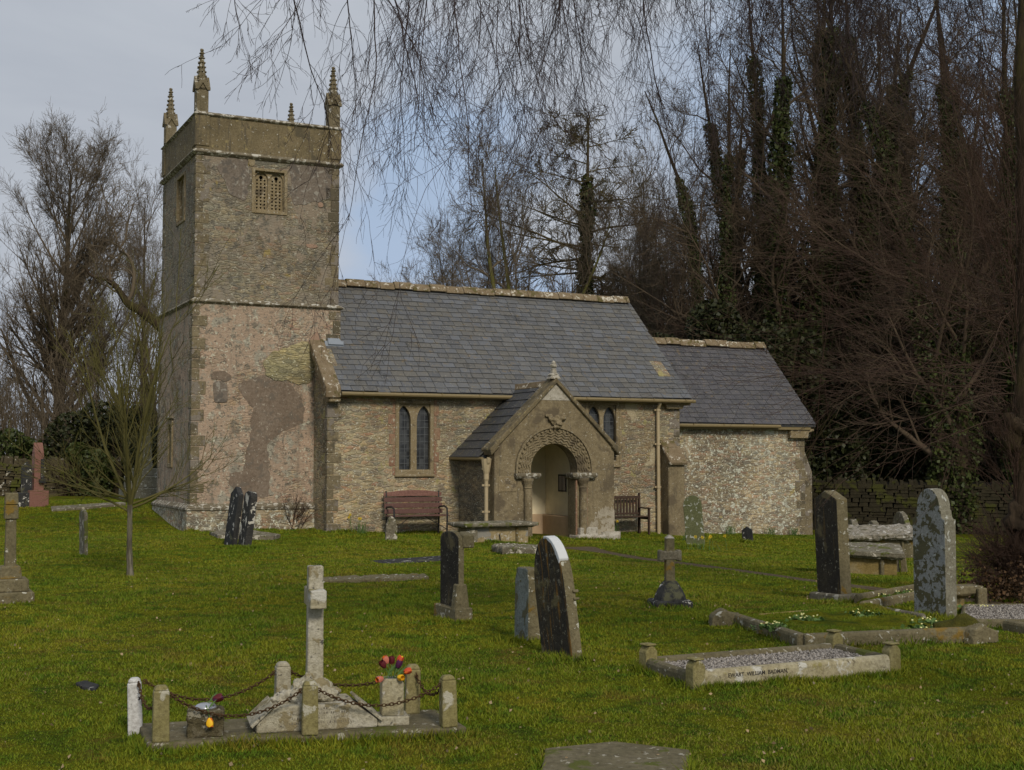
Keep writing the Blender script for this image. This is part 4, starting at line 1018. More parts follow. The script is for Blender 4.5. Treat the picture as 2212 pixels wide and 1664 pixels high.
# gnarled oak limb reaching out from behind the tower
def limbs_from_px(px, y, radii, k=4):
    P = [np.array([at_px(u, y), y, top_z(v, y)]) for u, v in px]; out = []
    for i in range(len(P) - 1):
        for j in range(k):
            t = j / k; p0 = P[max(i - 1, 0)]; p1 = P[i]; p2 = P[i + 1]; p3 = P[min(i + 2, len(P) - 1)]
            out.append(.5 * ((2 * p1) + (-p0 + p2) * t + (2 * p0 - 5 * p1 + 4 * p2 - p3) * t * t + (-p0 + 3 * p1 - 3 * p2 + p3) * t ** 3))
    out.append(P[-1]); out = np.array(out)[None]
    rr = np.interp(np.linspace(0, 1, out.shape[1]), np.linspace(0, 1, len(radii)), radii)[None]
    return out, rr
rg = np.random.default_rng(5); yo = 40.0
mainl = limbs_from_px([(470, 1080), (455, 900), (410, 765), (350, 712), (300, 672), (272, 657), (246, 622), (222, 604), (190, 596), (175, 575)], yo, [.26, .22, .19, .15, .12, .07, .05, .03])
l2 = limbs_from_px([(268, 656), (280, 630), (283, 590), (272, 556), (250, 540), (262, 520), (268, 480), (280, 440)], yo, [.07, .06, .05, .04, .03, .02])
l3 = limbs_from_px([(236, 618), (230, 590), (232, 560), (244, 535), (240, 500), (225, 470)], yo, [.045, .035, .025, .015])
ok = empty('oak_tree', 'gnarled oak with a thick crooked limb reaching left from behind the tower', 'tree', (at_px(470, yo), yo, .2), 0, g_l)
off = np.array([at_px(470, yo), yo, .2])
V, F = tubes([(mainl[0] - off, mainl[1], 9)]); np_mesh('trunk', V, F, M['bark_dark'], ok, smooth=True)
crs = [(l2[0] - off, l2[1], 7), (l3[0] - off, l3[1], 7)]
for Pm, Rm in (l2, l3, (mainl[0][:, 18:], mainl[1][:, 18:])):
    c1 = children(Pm - off, Rm, np.array([2.6]), 8, 50, 15, .4, 6, .25, .03, rg, rmin=.012, rr=.6); c2 = children(*c1, 5, 45, 15, .5, 4, .22, .02, rg, rmin=.008); c3 = children(*c2, 5, 40, 15, .5, 3, .2, .0, rg, rmin=.006)
    crs += [(c1[0], c1[1], 4), (c2[0], c2[1], 3), (c3[0], c3[1], 3)]
V, F = tubes(crs); np_mesh('crown', V, F, M['twig'], ok)

# young tree on the lawn at left: slim mottled stem splitting into many upright olive shoots
def young_tree():
    x, y, z = G(282, 1248); t = empty('young_tree', 'young bare tree with slim lichened trunk and fan of upright olive shoots on left lawn', 'tree', (x, y, z))
    rg = np.random.default_rng(8)
    P, Rr = march(np.array([[0, 0, -.08]]), np.array([[0., 0, 1.]]), np.array([1.12]), np.array([.044]), np.array([.036]), 10, .02, .1, rg)
    Rr[0] *= 1 + .16 * rg.uniform(-1, 1, 10); Rr[0, :2] *= [1.5, 1.15]
    V, F = tubes([(P, Rr, 10)]); np_mesh('trunk', V, F, M['bark_pale'], t, smooth=True)
    top = P[0, -1]; n = 9
    a = np.arange(n) * 2 * np.pi / n + rg.uniform(-.3, .3, n); sp = np.array([.08, .36, .2, .55, .25, .42, .14, .6, .34])
    d = unit(np.stack([np.cos(a) * sp, np.sin(a) * sp, np.ones(n)], 1))
    L = rg.uniform(2.1, 2.9, n) * (1.05 - .3 * sp); P1, R1 = march(top[None] - np.array([0, 0, 1.]) * rg.uniform(0, .22, n)[:, None], d, L, np.full(n, .024), np.full(n, .005), 10, .06, .035, rg)
    lo = 6; al_ = np.array([3.3, 2.8, 0.1, -.3, 3.7, 1.6]); dl = unit(np.stack([np.cos(al_), np.sin(al_) * .7, np.full(lo, .34)], 1))
    P2, R2 = march(np.stack([np.zeros(lo), np.zeros(lo), rg.uniform(.8, 1.1, lo)], 1), dl, rg.uniform(1.0, 1.6, lo), np.full(lo, .018), np.full(lo, .004), 8, .07, .03, rg)
    c1 = children(P1, R1, L, 9, 30, 10, .40, 7, .07, .05, rg, rmin=.006, rr=.55, tmin=.04); c1b = children(P2, R2, np.full(lo, 1.3), 9, 38, 9, .45, 6, .07, .06, rg, rmin=.004)
    c2 = children(*c1, 5, 34, 10, .45, 5, .09, .03, rg, rmin=.0035); c2b = children(*c1b, 6, 34, 9, .45, 4, .07, .03, rg, rmin=.003)
    c3 = children(*c2, 2, 32, 9, .5, 3, .08, .02, rg, rmin=.0025)
    V, F = tubes([(P1, R1, 7), (P2, R2, 6), (c1[0], c1[1], 5), (c1b[0], c1b[1], 4), (c2[0], c2[1], 3), (c2b[0], c2b[1], 3), (c3[0], c3[1], 3)])
    np_mesh('crown', V, F, M['twig_green'], t)
young_tree()

# old lime at the right edge, bristling with fine shoots
def lime():
    x, y, z = G(2195, 1298); t = empty('lime_tree', 'old burred lime at right edge bristling with long fine reddish shoots', 'tree', (x, y, z))
    rg = np.random.default_rng(12)
    P, Rr = march(np.array([[0.05, 0, -.1]]), np.array([[.05, 0, 1.]]), np.array([10.]), np.array([.12]), np.array([.04]), 22, .03, .02, rg); Rr[0] *= 1 + .22 * rg.uniform(-1, 1, 22); Rr[0, 0] = .34; Rr[0, 1] *= 1.2
    V, F = tubes([(P, Rr, 12)]); np_mesh('trunk', V, F, M['bark_dark'], t, smooth=True)
    m = MB()
    for i, zz in enumerate((.55, .9, 1.9)): MB().blob(rg.uniform(-.1, .1), rg.uniform(-.14, -.02), zz, .15, .15, .17, i, .45, 16).build('burr', M['bark_dark'], t, smooth=True)
    out = []
    def shoots(zc, n, L, el, elsd, azc, azsd, up, r=.007, thick=.006):
        az = rg.normal(azc, azsd, n); e = np.radians(rg.normal(el, elsd, n)); zz = rg.uniform(zc[0], zc[1], n)
        d = np.stack([np.cos(az) * np.cos(e), np.sin(az) * np.cos(e), np.sin(e)], 1)
        st = np.stack([d[:, 0] * .12 + zz * .03, d[:, 1] * .12, zz], 1); LL = rg.uniform(.5, 1.15, n) * L
        A = march(st, d, LL, np.full(n, thick), np.full(n, .0018), 10, .085, up, rg)
        c = children(A[0], A[1], LL, 9, 26, 10, .40, 5, .07, up * .6, rg, rmin=.0022, tmin=.25, rr=.6); c2 = children(*c, 3, 28, 9, .5, 3, .08, 0, rg, rmin=.0018)
        return [(A[0], A[1], 4), (c[0], c[1], 3), (c2[0], c2[1], 3)]
    out += shoots((2.0, 3.6), 46, 2.6, 8, 14, math.pi, .9, .012, thick=.005)
    out += shoots((2.6, 4.6), 30, 2.4, 42, 14, math.pi, 1.3, .03, thick=.0055)
    out += shoots((2.4, 5.0), 34, 2.8, 68, 10, math.pi, 1.6, .04, thick=.006)
    out += shoots((1.0, 1.6), 30, .9, 62, 15, math.pi, 1.0, .04, thick=.005)
    out += shoots((4.0, 7.0), 14, 1.8, 50, 16, math.pi, 1.4, .04, thick=.0055)
    out += shoots((.05, .35), 170, .55, 55, 22, math.pi, 1.6, -.01, thick=.003)
    V, F = tubes(out); np_mesh('shoots', V, F, M['twig_red'], t)
    n = 2500; C = rg.normal(size=(n, 3)) * np.array([.3, .25, .13]) + np.array([-.12, -.12, .16]); C[:, 2] = np.abs(C[:, 2]); V, F, a = leaves(C, .035, rg); np_mesh('leaf_litter', V, F, leafmat('dead_leaf', (.07, .035, .018), (.11, .07, .035)), t, attr={'vary': a})
lime()

# weeping birch overhead: its stem stands to the right of the view, its long branches hang into it
def birch():
    bx, by = 4.9, 5.6; rg = np.random.default_rng(33); z = float(gheight(bx, by))
    t = empty('weeping_birch', 'weeping birch whose fine bare twigs hang in curtains across the top', 'tree', (bx, by, z)); off = np.array([bx, by, z])
    P, Rr = march(np.array([[0, 0, -.1]]), np.array([[0, 0.03, 1.]]), np.array([11.]), np.array([.2]), np.array([.05]), 14, .02, .02, rg)
    V, F = tubes([(P, Rr, 12)]); np_mesh('trunk', V, F, M['bark_pale'], t, smooth=True)
    # limbs arch over the view from the stem to points above the picture
    ends = []
    for u, y, v in [(470, 8.0, -150), (600, 7.0, -110), (680, 8.5, -130), (740, 9.0, -60), (800, 8.0, -120), (880, 9.5, -90), (960, 10., -130), (1060, 9.0, -140), (1150, 10.5, -90), (1230, 9.2, -110),
                    (1310, 10.5, -150), (1390, 9.0, -80), (1460, 10.0, -120), (1540, 11., -80), (1620, 10.0, -110), (1700, 11, -160), (1800, 9, -100), (1920, 10, -160), (2060, 9, -110)]:
        ends.append(np.array([at_px(u, y), y, top_z(v, y)]) - off)
    ends = np.array(ends); n = len(ends); k = 12; tt = np.linspace(0, 1, k)[None, :, None]
    h0 = np.clip(ends[:, 2] * .9 + rg.uniform(-.8, .8, n), 3.0, 8.5); st = np.stack([np.zeros(n), np.zeros(n), h0], 1)
    mid = (st + ends) / 2; mid[:, 2] = np.maximum(st[:, 2], ends[:, 2]) + 1.5
    L1 = (1 - tt) ** 2 * st[:, None] + 2 * tt * (1 - tt) * mid[:, None] + tt ** 2 * ends[:, None]
    L1[:, 1:-1] += rg.normal(size=(n, k - 2, 3)) * .05
    R1 = np.linspace(.035, .010, k)[None].repeat(n, 0)
    LL = np.linalg.norm(ends - st, axis=1)
    V, F = tubes([(L1, R1, 6)]); np_mesh('limbs', V, F, M['twig_birch'], t)
    hang = []
    # hanging leaders from the outer third of each limb
    drop = {0: .45, 1: .7, 2: .8, 3: 1.5, 4: 1.9, 5: 1.6, 6: 1.7, 7: 1.1, 8: 1.6, 9: 1.2, 10: 1.0, 11: 1.5, 12: 1.3, 13: 1.6, 14: 1.3, 15: 1.2, 16: 1.0, 17: .9, 18: .9}
    for i in range(n):
        m_ = 6 if i > 2 else 3
        Pi, Ri = L1[i:i + 1], R1[i:i + 1]
        f = rg.uniform(.62, 1, m_); f[0] = 1.0; idx = np.minimum((f * (k - 1)).astype(int), k - 2); w = (f * (k - 1) - idx)[:, None]
        s = Pi[0, idx] * (1 - w) + Pi[0, idx + 1] * w
        d = unit(np.stack([rg.normal(-.15 if i < 3 else 0, .38, m_), rg.normal(0, .3, m_), np.full(m_, -1.0)], 1))
        Ld = (drop[i] + rg.uniform(-.3, .3, m_)) * rg.uniform(.5, 1.05, m_) + .25
        A = march(s, d, Ld, np.full(m_, .0052), np.full(m_, .0018), 16, .075, -.09 if i > 2 else -.03, rg)
        c1 = children(A[0], A[1], Ld, 12, 28, 12, .46, 10, .10, -.11 if i > 2 else -.05, rg, rmin=.0017, rr=.6, tmin=.08)
        c2 = children(*c1, 5, 34, 12, .40, 6, .14, -.07, rg, rmin=.0014, rr=.7, tmin=.1)
        c3 = children(*c2, 2, 36, 12, .4, 4, .12, -.06, rg, rmin=.0013)
        hang += [(A[0], A[1], 4), (c1[0], c1[1], 3), (c2[0], c2[1], 3), (c3[0], c3[1], 3)]
    V, F = tubes(hang); np_mesh('hanging_twigs', V, F, M['twig_birch'], t)
birch()

# bare shrub against the tower foot
def shrub(name, label, u, v, n, L, spread, seed, mat):
    x, y, z = G(u, v); t = empty(name, label, 'shrub', (x, y, z)); rg = np.random.default_rng(seed)
    d = unit(np.stack([rg.normal(0, spread, n), rg.normal(0, spread * .5, n), np.ones(n)], 1))
    P, Rr = march(np.stack([rg.normal(0, .08, n), rg.normal(0, .04, n), np.zeros(n)], 1), d, rg.uniform(.6, 1.1, n) * L, np.full(n, .008), np.full(n, .003), 7, .09, .02, rg)
    c = children(P, Rr, np.full(n, L), 6, 34, 10, .35, 4, .1, .03, rg, rmin=.003); V, F = tubes([(P, Rr, 4), (c[0], c[1], 3)])
    np_mesh('stems', V, F, mat, t)
shrub('bare_shrub', 'small reddish bare shrub fanned against the foot of the tower', 628, 1146, 55, .78, .55, 3, M['twig_red'])

# ------------------------------------------------------------------ churchyard stones
M['slate_stone'] = stone('dark_slate_stone', [(.030, .032, .034), (.045, .046, .046), (.06, .06, .056)], 3, [((.50, .49, .45), 7, .66, .03), ((.10, .10, .06), 3, .64, .1)], streak=((.022, .022, .022), .5, .7), bump=.4)
M['black_face'] = stone('sooty_face', [(.024, .022, .018), (.040, .035, .028), (.075, .062, .038)], 2.2, [((.12, .10, .055), 2.6, .60, .12), ((.20, .19, .15), 26, .69, .03)], streak=((.085, .058, .025), .60, .74), bump=.5)
M['orange_face'] = stone('orange_streaked_face', [(.030, .027, .023), (.046, .040, .030), (.095, .075, .035)], 2.0, [((.13, .11, .055), 3, .56, .10), ((.17, .16, .12), 24, .66, .04)], streak=((.20, .105, .022), .515, .63), bump=.6)
M['olive'] = stone('olive_stone', [(.13, .115, .065), (.18, .155, .09), (.23, .20, .12)], 4, [((.46, .45, .38), 13, .68, .03), ((.20, .13, .03), 5, .63, .1)], bump=.6)
M['pale_face'] = stone('pale_lichened_face', [(.25, .27, .275), (.285, .30, .295), (.32, .33, .315)], 5, [((.095, .09, .048), 5, .52, .025), ((.085, .08, .045), 14, .555, .025), ((.36, .38, .36), 16, .70, .03)], bump=.5)
M['grey_side'] = stone('grey_side_stone', [(.17, .165, .12), (.22, .21, .16), (.27, .26, .20)], 5, [((.44, .45, .41), 13, .62, .04)], bump=.6)
M['blue_face'] = stone('bluish_lichened_face', [(.10, .10, .07), (.19, .22, .21), (.24, .27, .26)], 4, [((.10, .095, .055), 9, .56, .06)], bump=.5)
M['mono'] = stone('cream_monument_stone', [(.32, .28, .16), (.38, .34, .22), (.45, .415, .30)], 4, [((.50, .49, .44), 7, .56, .12), ((.24, .21, .08), 4, .60, .1), ((.16, .14, .09), 22, .68, .05)], bump=.45, bscale=60)
M['mono_white'] = stone('white_limestone', [(.36, .325, .22), (.45, .42, .32), (.53, .505, .43)], 5, [((.26, .22, .13), 8, .58, .08), ((.10, .095, .085), 18, .68, .05)], bump=.6, bscale=50)
M['post'] = stone('lichened_post_stone', [(.205, .18, .07), (.25, .22, .095), (.30, .265, .14)], 5, [((.42, .40, .32), 8, .64, .08)], bump=.4, bscale=70)
M['post_white'] = stone('flaking_white_paint', [(.56, .56, .55), (.62, .62, .61)], 5, [((.055, .045, .04), 10, .60, .015)], bump=.3)
M['slab'] = stone('grave_slab_stone', [(.12, .105, .058), (.155, .135, .08), (.19, .165, .105)], 3, [((.36, .34, .27), 14, .66, .05), ((.09, .10, .02), 4, .62, .1)], bump=.5)
M['rough_block'] = stone('rough_lichened_block', [(.10, .085, .045), (.17, .145, .08), (.30, .27, .19)], 14, [((.40, .37, .28), 18, .60, .05)], bump=1.0)
M['pink'] = stone('pink_granite', [(.20, .10, .08), (.25, .125, .10), (.29, .155, .12)], 30, bump=.15, rough=.5)
M['lichen_grey'] = stone('grey_lichened_stone', [(.14, .125, .09), (.20, .18, .13), (.27, .25, .19)], 5, [((.50, .47, .39), 9, .60, .05), ((.11, .12, .03), 4, .60, .08)], bump=.8)
M['rubble_top'] = stone('pale_rubbly_top', [(.22, .195, .15), (.34, .31, .25), (.44, .41, .35)], 7, [((.56, .54, .49), 9, .58, .05), ((.13, .12, .07), 6, .58, .06)], bump=1.0)
M['wall_shade_toned'] = stone('shade_toned_mossy_drystone', [(.020, .018, .010), (.034, .029, .016), (.05, .042, .024)], 5, [((.050, .052, .012), 2, .54, .1)], bump=.8)  # stone colours darkened to stand for tree shade; the green blotches are moss
M['ochre_lichen'] = stone('ochre_panel', [(.20, .15, .05), (.28, .21, .08), (.30, .26, .16)], 4, [((.09, .085, .05), 6, .60, .08)], bump=.5)
M['white_top'] = plain('white_deposit', (.58, .60, .62), .8, .2, vary=.08, scale=6)
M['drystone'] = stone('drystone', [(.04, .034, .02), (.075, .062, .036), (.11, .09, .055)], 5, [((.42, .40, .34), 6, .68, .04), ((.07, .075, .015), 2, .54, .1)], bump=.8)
M['chain'] = plain('rusty_chain', (.085, .048, .022), .85, .3, .3, vary=.35, scale=40)
M['iron'] = plain('black_iron', (.02, .02, .022), .5, .4)
M['wood_red'] = stone('faded_red_wood', [(.135, .072, .062), (.17, .095, .082)], 3, stretch=(1, 8, 8), bump=.3, rough=.7)
M['wood_brown'] = stone('dark_brown_wood', [(.055, .034, .024), (.08, .05, .035)], 3, stretch=(1, 8, 8), bump=.3, rough=.7)
M['engrave'] = plain('dark_lettering', (.05, .045, .04), .9, .1)
def gravel_mat():
    m, t, b = new_mat('grey_gravel', .9, .2); v = t.coord(); c = t.sep(t.vor(v, 60, 'F1', 'Color')); n = t.noise(v, 5, 3)
    t.put(b.inputs['Base Color'], t.mix(t.attr('vary'), (.10, .09, .08), (.40, .37, .34))); t.put(b.inputs['Normal'], t.bump(n, .3)); return m
M['gravel'] = gravel_mat()

def face_split(o, fm, nx=-1):
    """the west face of a headstone weathers differently from its edges"""
    o.data.materials.append(fm)
    for p in o.data.polygons:
        if p.normal.x * nx > .9: p.material_index = 1
def solve3(uL, uM, uR, v, yaw=0.0, dz=0.0, WT=None):
    px, py, z = G(uM, v, dz); k = px / py / ((uM - 1106) if abs(uM - 1106) > .5 else .5)
    if abs(uM - 1106) <= .5: k = 1 / (FOC * math.cos(PITCH))
    a = AZ + yaw; E2 = (math.cos(a), math.sin(a)); N2 = (-math.sin(a), math.cos(a))
    m1, m2 = k * (uL - 1106), k * (uR - 1106)
    if WT: return px, py, z, WT[0], WT[1], a, py
    W = (m1 * py - px) / (N2[0] - m1 * N2[1]); T = (m2 * py - px) / (E2[0] - m2 * E2[1])
    cx = px + E2[0] * T / 2 + N2[0] * W / 2; cy = py + E2[1] * T / 2 + N2[1] * W / 2
    return cx, cy, float(gheight(cx, cy)), W, T, a, py
def sh_gable(W, H, dz=.12): return [(-W / 2, -.25), (-W / 2, H - dz), (0, H), (W / 2, H - dz), (W / 2, -.25)]
def sh_arch(W, H, rise=None, n=12):
    r = rise or W / 2
    return [(-W / 2, -.25)] + [(-W / 2 * math.cos(math.pi * i / n), H - r + r * math.sin(math.pi * i / n)) for i in range(n + 1)] + [(W / 2, -.25)]
def sh_lancet(W, H, n=9):
    p = []
    for i in range(n + 1):
        t = i / n; p.append((-W / 2 + W / 2 * (1 - math.cos(t * math.pi / 2)) ** 1.02, H * .55 + H * .45 * math.sin(t * math.pi / 2) ** .95))
    return [(-W / 2, -.25)] + p + [(-x, z) for x, z in reversed(p[:-1])] + [(W / 2, -.25)]
def sh_shoulder(W, H):
    s = H * .80; r = W * .36; p = [(-W / 2, -.25), (-W / 2, s - .05)]
    for i in range(5): a = math.pi / 2 * i / 4; p.append((-W / 2 + .045 * math.sin(a) , s - .05 + .045 * (1 - math.cos(a))))
    p += [(-W / 2 + .05, s + .04), (-r, s + .04)]
    for i in range(1, 14): a = math.pi * i / 14; p.append((-r * math.cos(a), s + .05 + (H - s - .05) * math.sin(a)))
    q = [(-x, z) for x, z in reversed(p) ]
    return [pt for i, pt in enumerate(p)] [:len(p)] + q[len(q) - 9:]
def headstone(label, uL, uM, uR, v, vtop, shape, mat, fmat=None, yaw=0, lean=0, tip=0, bev=.012, group=None, base=None, rough=0, Wf=1, WT=None):
    cx, cy, z, W, T, a, py = solve3(uL, uM, uR, v, yaw, 0, WT); W *= Wf; H = (v - vtop) / FOC * py * 1.003
    t = empty('headstone', label, 'headstone', (cx, cy, z), a, group)
    t.rotation_euler = (R(lean), R(tip), a)
    m = MB().prism(shape(W, H), 'yz', -T / 2, T / 2); o = m.build('stone', mat, t, bevel=0 if rough else bev, seg=2, rough=rough, voxel=.016, freq=.14)
    if fmat and not rough: face_split(o, fmat)
    if base:
        bw, bt, bh = base; MB().box(-T / 2 - bt, T / 2 + bt, -W / 2 - bw, W / 2 + bw, -.2, bh).build('base', M['lichen_grey'] if base[2] < .12 else mat, t, bevel=.018, seg=2)
    return t, W, T, H
gh = None
# right-hand pair
headstone('tall dark faced headstone with gabled top and sooty west face, in the right foreground', 1766, 1817, 1841, 1301, 1063, lambda W, H: sh_gable(W, H, .10), M['olive'], M['black_face'], lean=-1.6, tip=-1.0, base=(.07, .07, .085))
headstone('pale blue-grey lichened headstone with round head and stepped shoulders', 1975, 2044, 2068, 1338, 1060, sh_shoulder, M['grey_side'], M['pale_face'])
# leaning orange streaked stone with its white crest
t, W, T, H = headstone('leaning pointed headstone streaked black and orange with a white crest', 1170, 1237, 1260, 1428, 1166, sh_lancet, M['olive'], M['orange_face'], lean=-10, tip=-2)
L_ = sh_lancet(W, H); cr = [p for p in L_ if p[0] <= 0.005 and p[1] > H * .78]
m = MB(); out = [(x * 1.03 - .004, z + .006) for x, z in cr]; rgc = random.Random(2); inn = [(x * rgc.uniform(.86, .97), z - rgc.uniform(.008, .035)) for x, z in cr]
m.prism(out + list(reversed(inn)), 'yz', -T / 2 - .004, T / 2 - .015); m.build('white_crest', M['white_top'], t, bevel=.004)
for a_, b_ in ((.50, .525), (.44, .46)): MB().box(T / 2 - .03, T / 2 + .02, -W / 2 - .02, -W / 2 + .03, H * a_, H * b_).build('side_moulding', M['olive'], t, bevel=.006)
headstone('bluish lichened headstone with a small capped top, behind the leaning orange-streaked one', 1110, 1140, 1168, 1388, 1232, lambda W, H: [(-W / 2, -.2), (-W / 2, H * .84), (-W * .42, H * .90), (-W * .42, H * .98), (-W * .30, H), (W * .30, H), (W * .42, H * .98), (W * .42, H * .90), (W / 2, H * .84), (W / 2, -.2)], M['olive'], M['blue_face'], tip=1)
t, W, T, H = headstone('black sooty headstone with orange stained edges and stepped base, in the centre of the lawn', 950, 990, 1003, 1343, 1153, lambda W, H: sh_arch(W, H, .08), M['olive'], M['black_face'], tip=0)
m = MB(); m.box(-T / 2 - .05, T / 2 + .07, -W / 2 - .05, W / 2 + .05, -.2, .13); m.frus(0, -W / 2 + .03, .1, .36, T * .5 + .05, .055, T * .5 + .02, .05); m.build('base', M['olive'], t, bevel=.012)
m = MB(); m.prism([(-W / 2 - .02, H - .16), (-W / 2 - .02, H - .03), (-W / 2 + .10, H + .0), (-W / 2 + .10, H - .16)], 'yz', T / 2 - .02, T / 2 + .10); m.build('crown_moulding', M['olive'], t, bevel=.012)
# pair of slate stones near the tower, and others by the church
headstone('dark slate headstone leaning right, first of a close pair before the tower', 483, 500, 512, 1181, 1053, lambda W, H: sh_gable(W, H, .14), M['slate_stone'], M['slate_stone'], tip=7, lean=1)
headstone('white-blotched headstone leaning right, second of a close pair before the tower', 513, 528, 543, 1184, 1063, lambda W, H: sh_arch(W, H, .12), stone('blotched_slate', [(.035, .035, .035), (.06, .058, .052)], 3, [((.50, .48, .42), 5, .54, .03)], bump=.7), None, tip=7, lean=-1)
headstone('narrow grey headstone seen edge-on left of the young tree', 171, 182, 190, 1203, 1103, lambda W, H: sh_arch(W, H, .10), M['lichen_grey'], None, tip=-1)
headstone('green lichened leaning headstone beside daffodils near the nave buttress', 1478, 1503, 1527, 1181, 1071, lambda W, H: sh_arch(W, H), M['lichen_grey'], stone('green_lichened_face', [(.11, .12, .055), (.15, .16, .08)], 4, [((.38, .40, .35), 10, .60, .05)], bump=.6), yaw=R(55), lean=-4, WT=(.40, .10))
headstone('tiny dark headstone on the grass before the chancel wall', 1605, 1616, 1629, 1172, 1138, lambda W, H: sh_gable(W, H, .08), M['slate_stone'], None, yaw=R(30), lean=-5, WT=(.26, .06))
# little rough marker by the bench
x, y, z = G(845, 1171); t = empty('marker_stone', 'small rough upright marker stone before the red bench', 'marker stone', (x, y, z), R(15))
MB().prism([(-.12, -.15), (-.11, .3), (-.07, .45), (-.01, .52), (.06, .47), (.11, .33), (.12, -.15)], 'xz', -.05, .06).build('stone', M['lichen_grey'], t, rough=.05, voxel=.015, freq=.09)
# three headstones behind the table tombs
for (a_, b_, c_, v_, vt, lb, rr) in ((1828, 1846, 1860, 1180, 1126, 'low lichened headstone, left of three behind the table tombs', .02), (1868, 1896, 1910, 1185, 1130, 'broken lichened headstone, middle of three behind the table tombs', .04), (1922, 1966, 1978, 1188, 1110, 'scalloped lichened headstone, right of three behind the table tombs', .03)):
    headstone(lb, a_, b_, c_, v_, vt, lambda W, H: sh_arch(W, H, W * .35), M['lichen_grey'], None, yaw=R(-35), rough=rr, group='lichened headstones behind the table tombs')

# chest tombs
def chest(name, label, x, y, rz, L, Wd, h, zs, mats, tilt=(0, 0), over=.14, th=.075, rough=.02):
    z = float(gheight(x, y)); t = empty(name, label, 'tomb', (x, y, z), rz)
    for y0_ in (0, Wd - .06): MB().box(0, L, y0_, y0_ + .06, -.2, h).build('side_panel', mats[0], t, bevel=.006)
    m = MB()
    MB().box(.005, .065, .06, Wd - .06, -.2, h).build('end_panel', mats[2], t); MB().box(L - .065, L - .005, .06, Wd - .06, -.2, h - .002).build('end_panel', mats[2], t)
    for xx in (L * .80,): MB().tube([(xx, -.02, -.1), (xx, -.02, h)], .03, 8).build('pilaster', mats[2], t)
    m = MB(); m.box(-over, L + over, -over, Wd + over, h + .03, h + .03 + th); m.box(-over * .6, L + over * .6, -over * .6, Wd + over * .6, h - .002, h + .032)
    o = m.build('slab', mats[1], t, rough=rough, voxel=.02, freq=.25); o.rotation_euler = (tilt[0], tilt[1], 0)
    return t
M['cream_panel'] = stone('cream_tomb_panel', [(.30, .235, .12), (.36, .29, .16), (.38, .33, .22)], 2, [((.26, .25, .22), 1.6, .60, .04), ((.46, .43, .36), 12, .64, .05)], bump=.35)
x, y, z = G(1014, 1172)
t = chest('chest_tomb', 'low chest tomb with cream side panels and thick lichened slab before the porch', x, y, AZ, 1.36, .62, .29, 0, (M['cream_panel'], M['lichen_grey'], M['olive']), over=.17)
MB().box(-.03, .17, -.05, .1, -.2, .284).build('corner_block', M['lichen_grey'], t, bevel=.015)
MB().tube([(.72, -.03, -.1), (.68, -.015, .15)], .012, 6).build('iron_stake', M['iron'], t)
x, y, z = G(1778, 1237)
t = chest('chest_tomb', 'table tomb with ochre stained side and tilted slab, nearer of two behind the gabled headstone', x, y, R(-12), 1.05, .75, .26, 0, (M['ochre_lichen'], M['lichen_grey'], M['olive']), tilt=(R(5), R(2.5)), over=.10, th=.07, rough=.04)
x, y, z = G(1840, 1200)
chest('chest_tomb', 'white lichened table tomb, farther of two behind the gabled headstone', x, y, R(-6), 1.3, 1.0, .34, 0, (M['olive'], M['rubble_top'], M['olive']), over=.10, tilt=(R(7), R(-1.2)), th=.09, rough=.09)
x, y, z = G(1922, 1236); t = empty('broken_slab', 'two broken dark slabs propped beside the ochre table tomb', 'stone slab', (x, y, z), R(-25))
MB().prism([(0, -.1), (.02, .26), (.13, .28), (.15, -.1)], 'xz', 0, .06).build('slab', M['lichen_grey'], t, bevel=.01)
MB().prism([(.17, -.1), (.16, .22), (.24, .26), (.27, -.1)], 'xz', -.04, .02).build('slab', M['olive'], t, bevel=.01)

# broken pillar at the left edge
x, y, z = G(20, 1300); t = empty('broken_pillar', 'broken square pillar on a three-stepped mossy base at the left edge', 'monument', (x, y, z), AZ)
m = MB(); m.box(-.24, .24, -.24, .24, -.1, .12); m.build('lower_step', M['olive'], t, bevel=.015)
m = MB(); m.box(-.185, .185, -.185, .185, .115, .26); m.build('middle_step', M['olive'], t, bevel=.015)
m = MB(); m.frus(0, 0, .25, .40, .12, .12, .105, .105); m.build('upper_step', M['olive'], t, bevel=.015)
m = MB(); m.frus(0, 0, .39, .92, .060, .060, .052, .052); m.build('shaft', M['olive'], t, bevel=.008)
m = MB(); m.frus(0, 0, .915, 1.07, .072, .072, .07, .07); m.frus(0, 0, 1.075, 1.205, .07, .07, .066, .066); m.build('head', M['olive'], t, bevel=.008)
# small cross
x, y, z = G(1447, 1310); t = empty('cross_monument', 'small lichened stone cross on a dark flared plinth in the middle of the lawn', 'stone cross', (x, y, z), R(8))
MB().box(-.21, .21, -.19, .19, -.1, .075).build('plinth', M['slate_stone'], t, bevel=.02)
MB().lathe([(.185, .07), (.17, .12), (.135, .19), (.10, .245), (.085, .265), (.06, .28)], 0, 0, 8).build('base', M['slate_stone'], t)
m = MB(); m.frus(0, 0, .26, .74, .052, .045, .046, .042); m.build('shaft', M['olive'], t, bevel=.008)
m = MB(); m.box(-.115, .115, -.05, .05, .50, .60); m.box(-.125, -.08, -.055, .055, .49, .61); m.box(.07, .125, -.055, .055, .49, .61); m.build('arms', M['lichen_grey'], t, bevel=.012)
MB().frus(0, 0, .735, .775, .05, .05, .015, .015).build('cap', M['white_lichen'], t, bevel=.006)
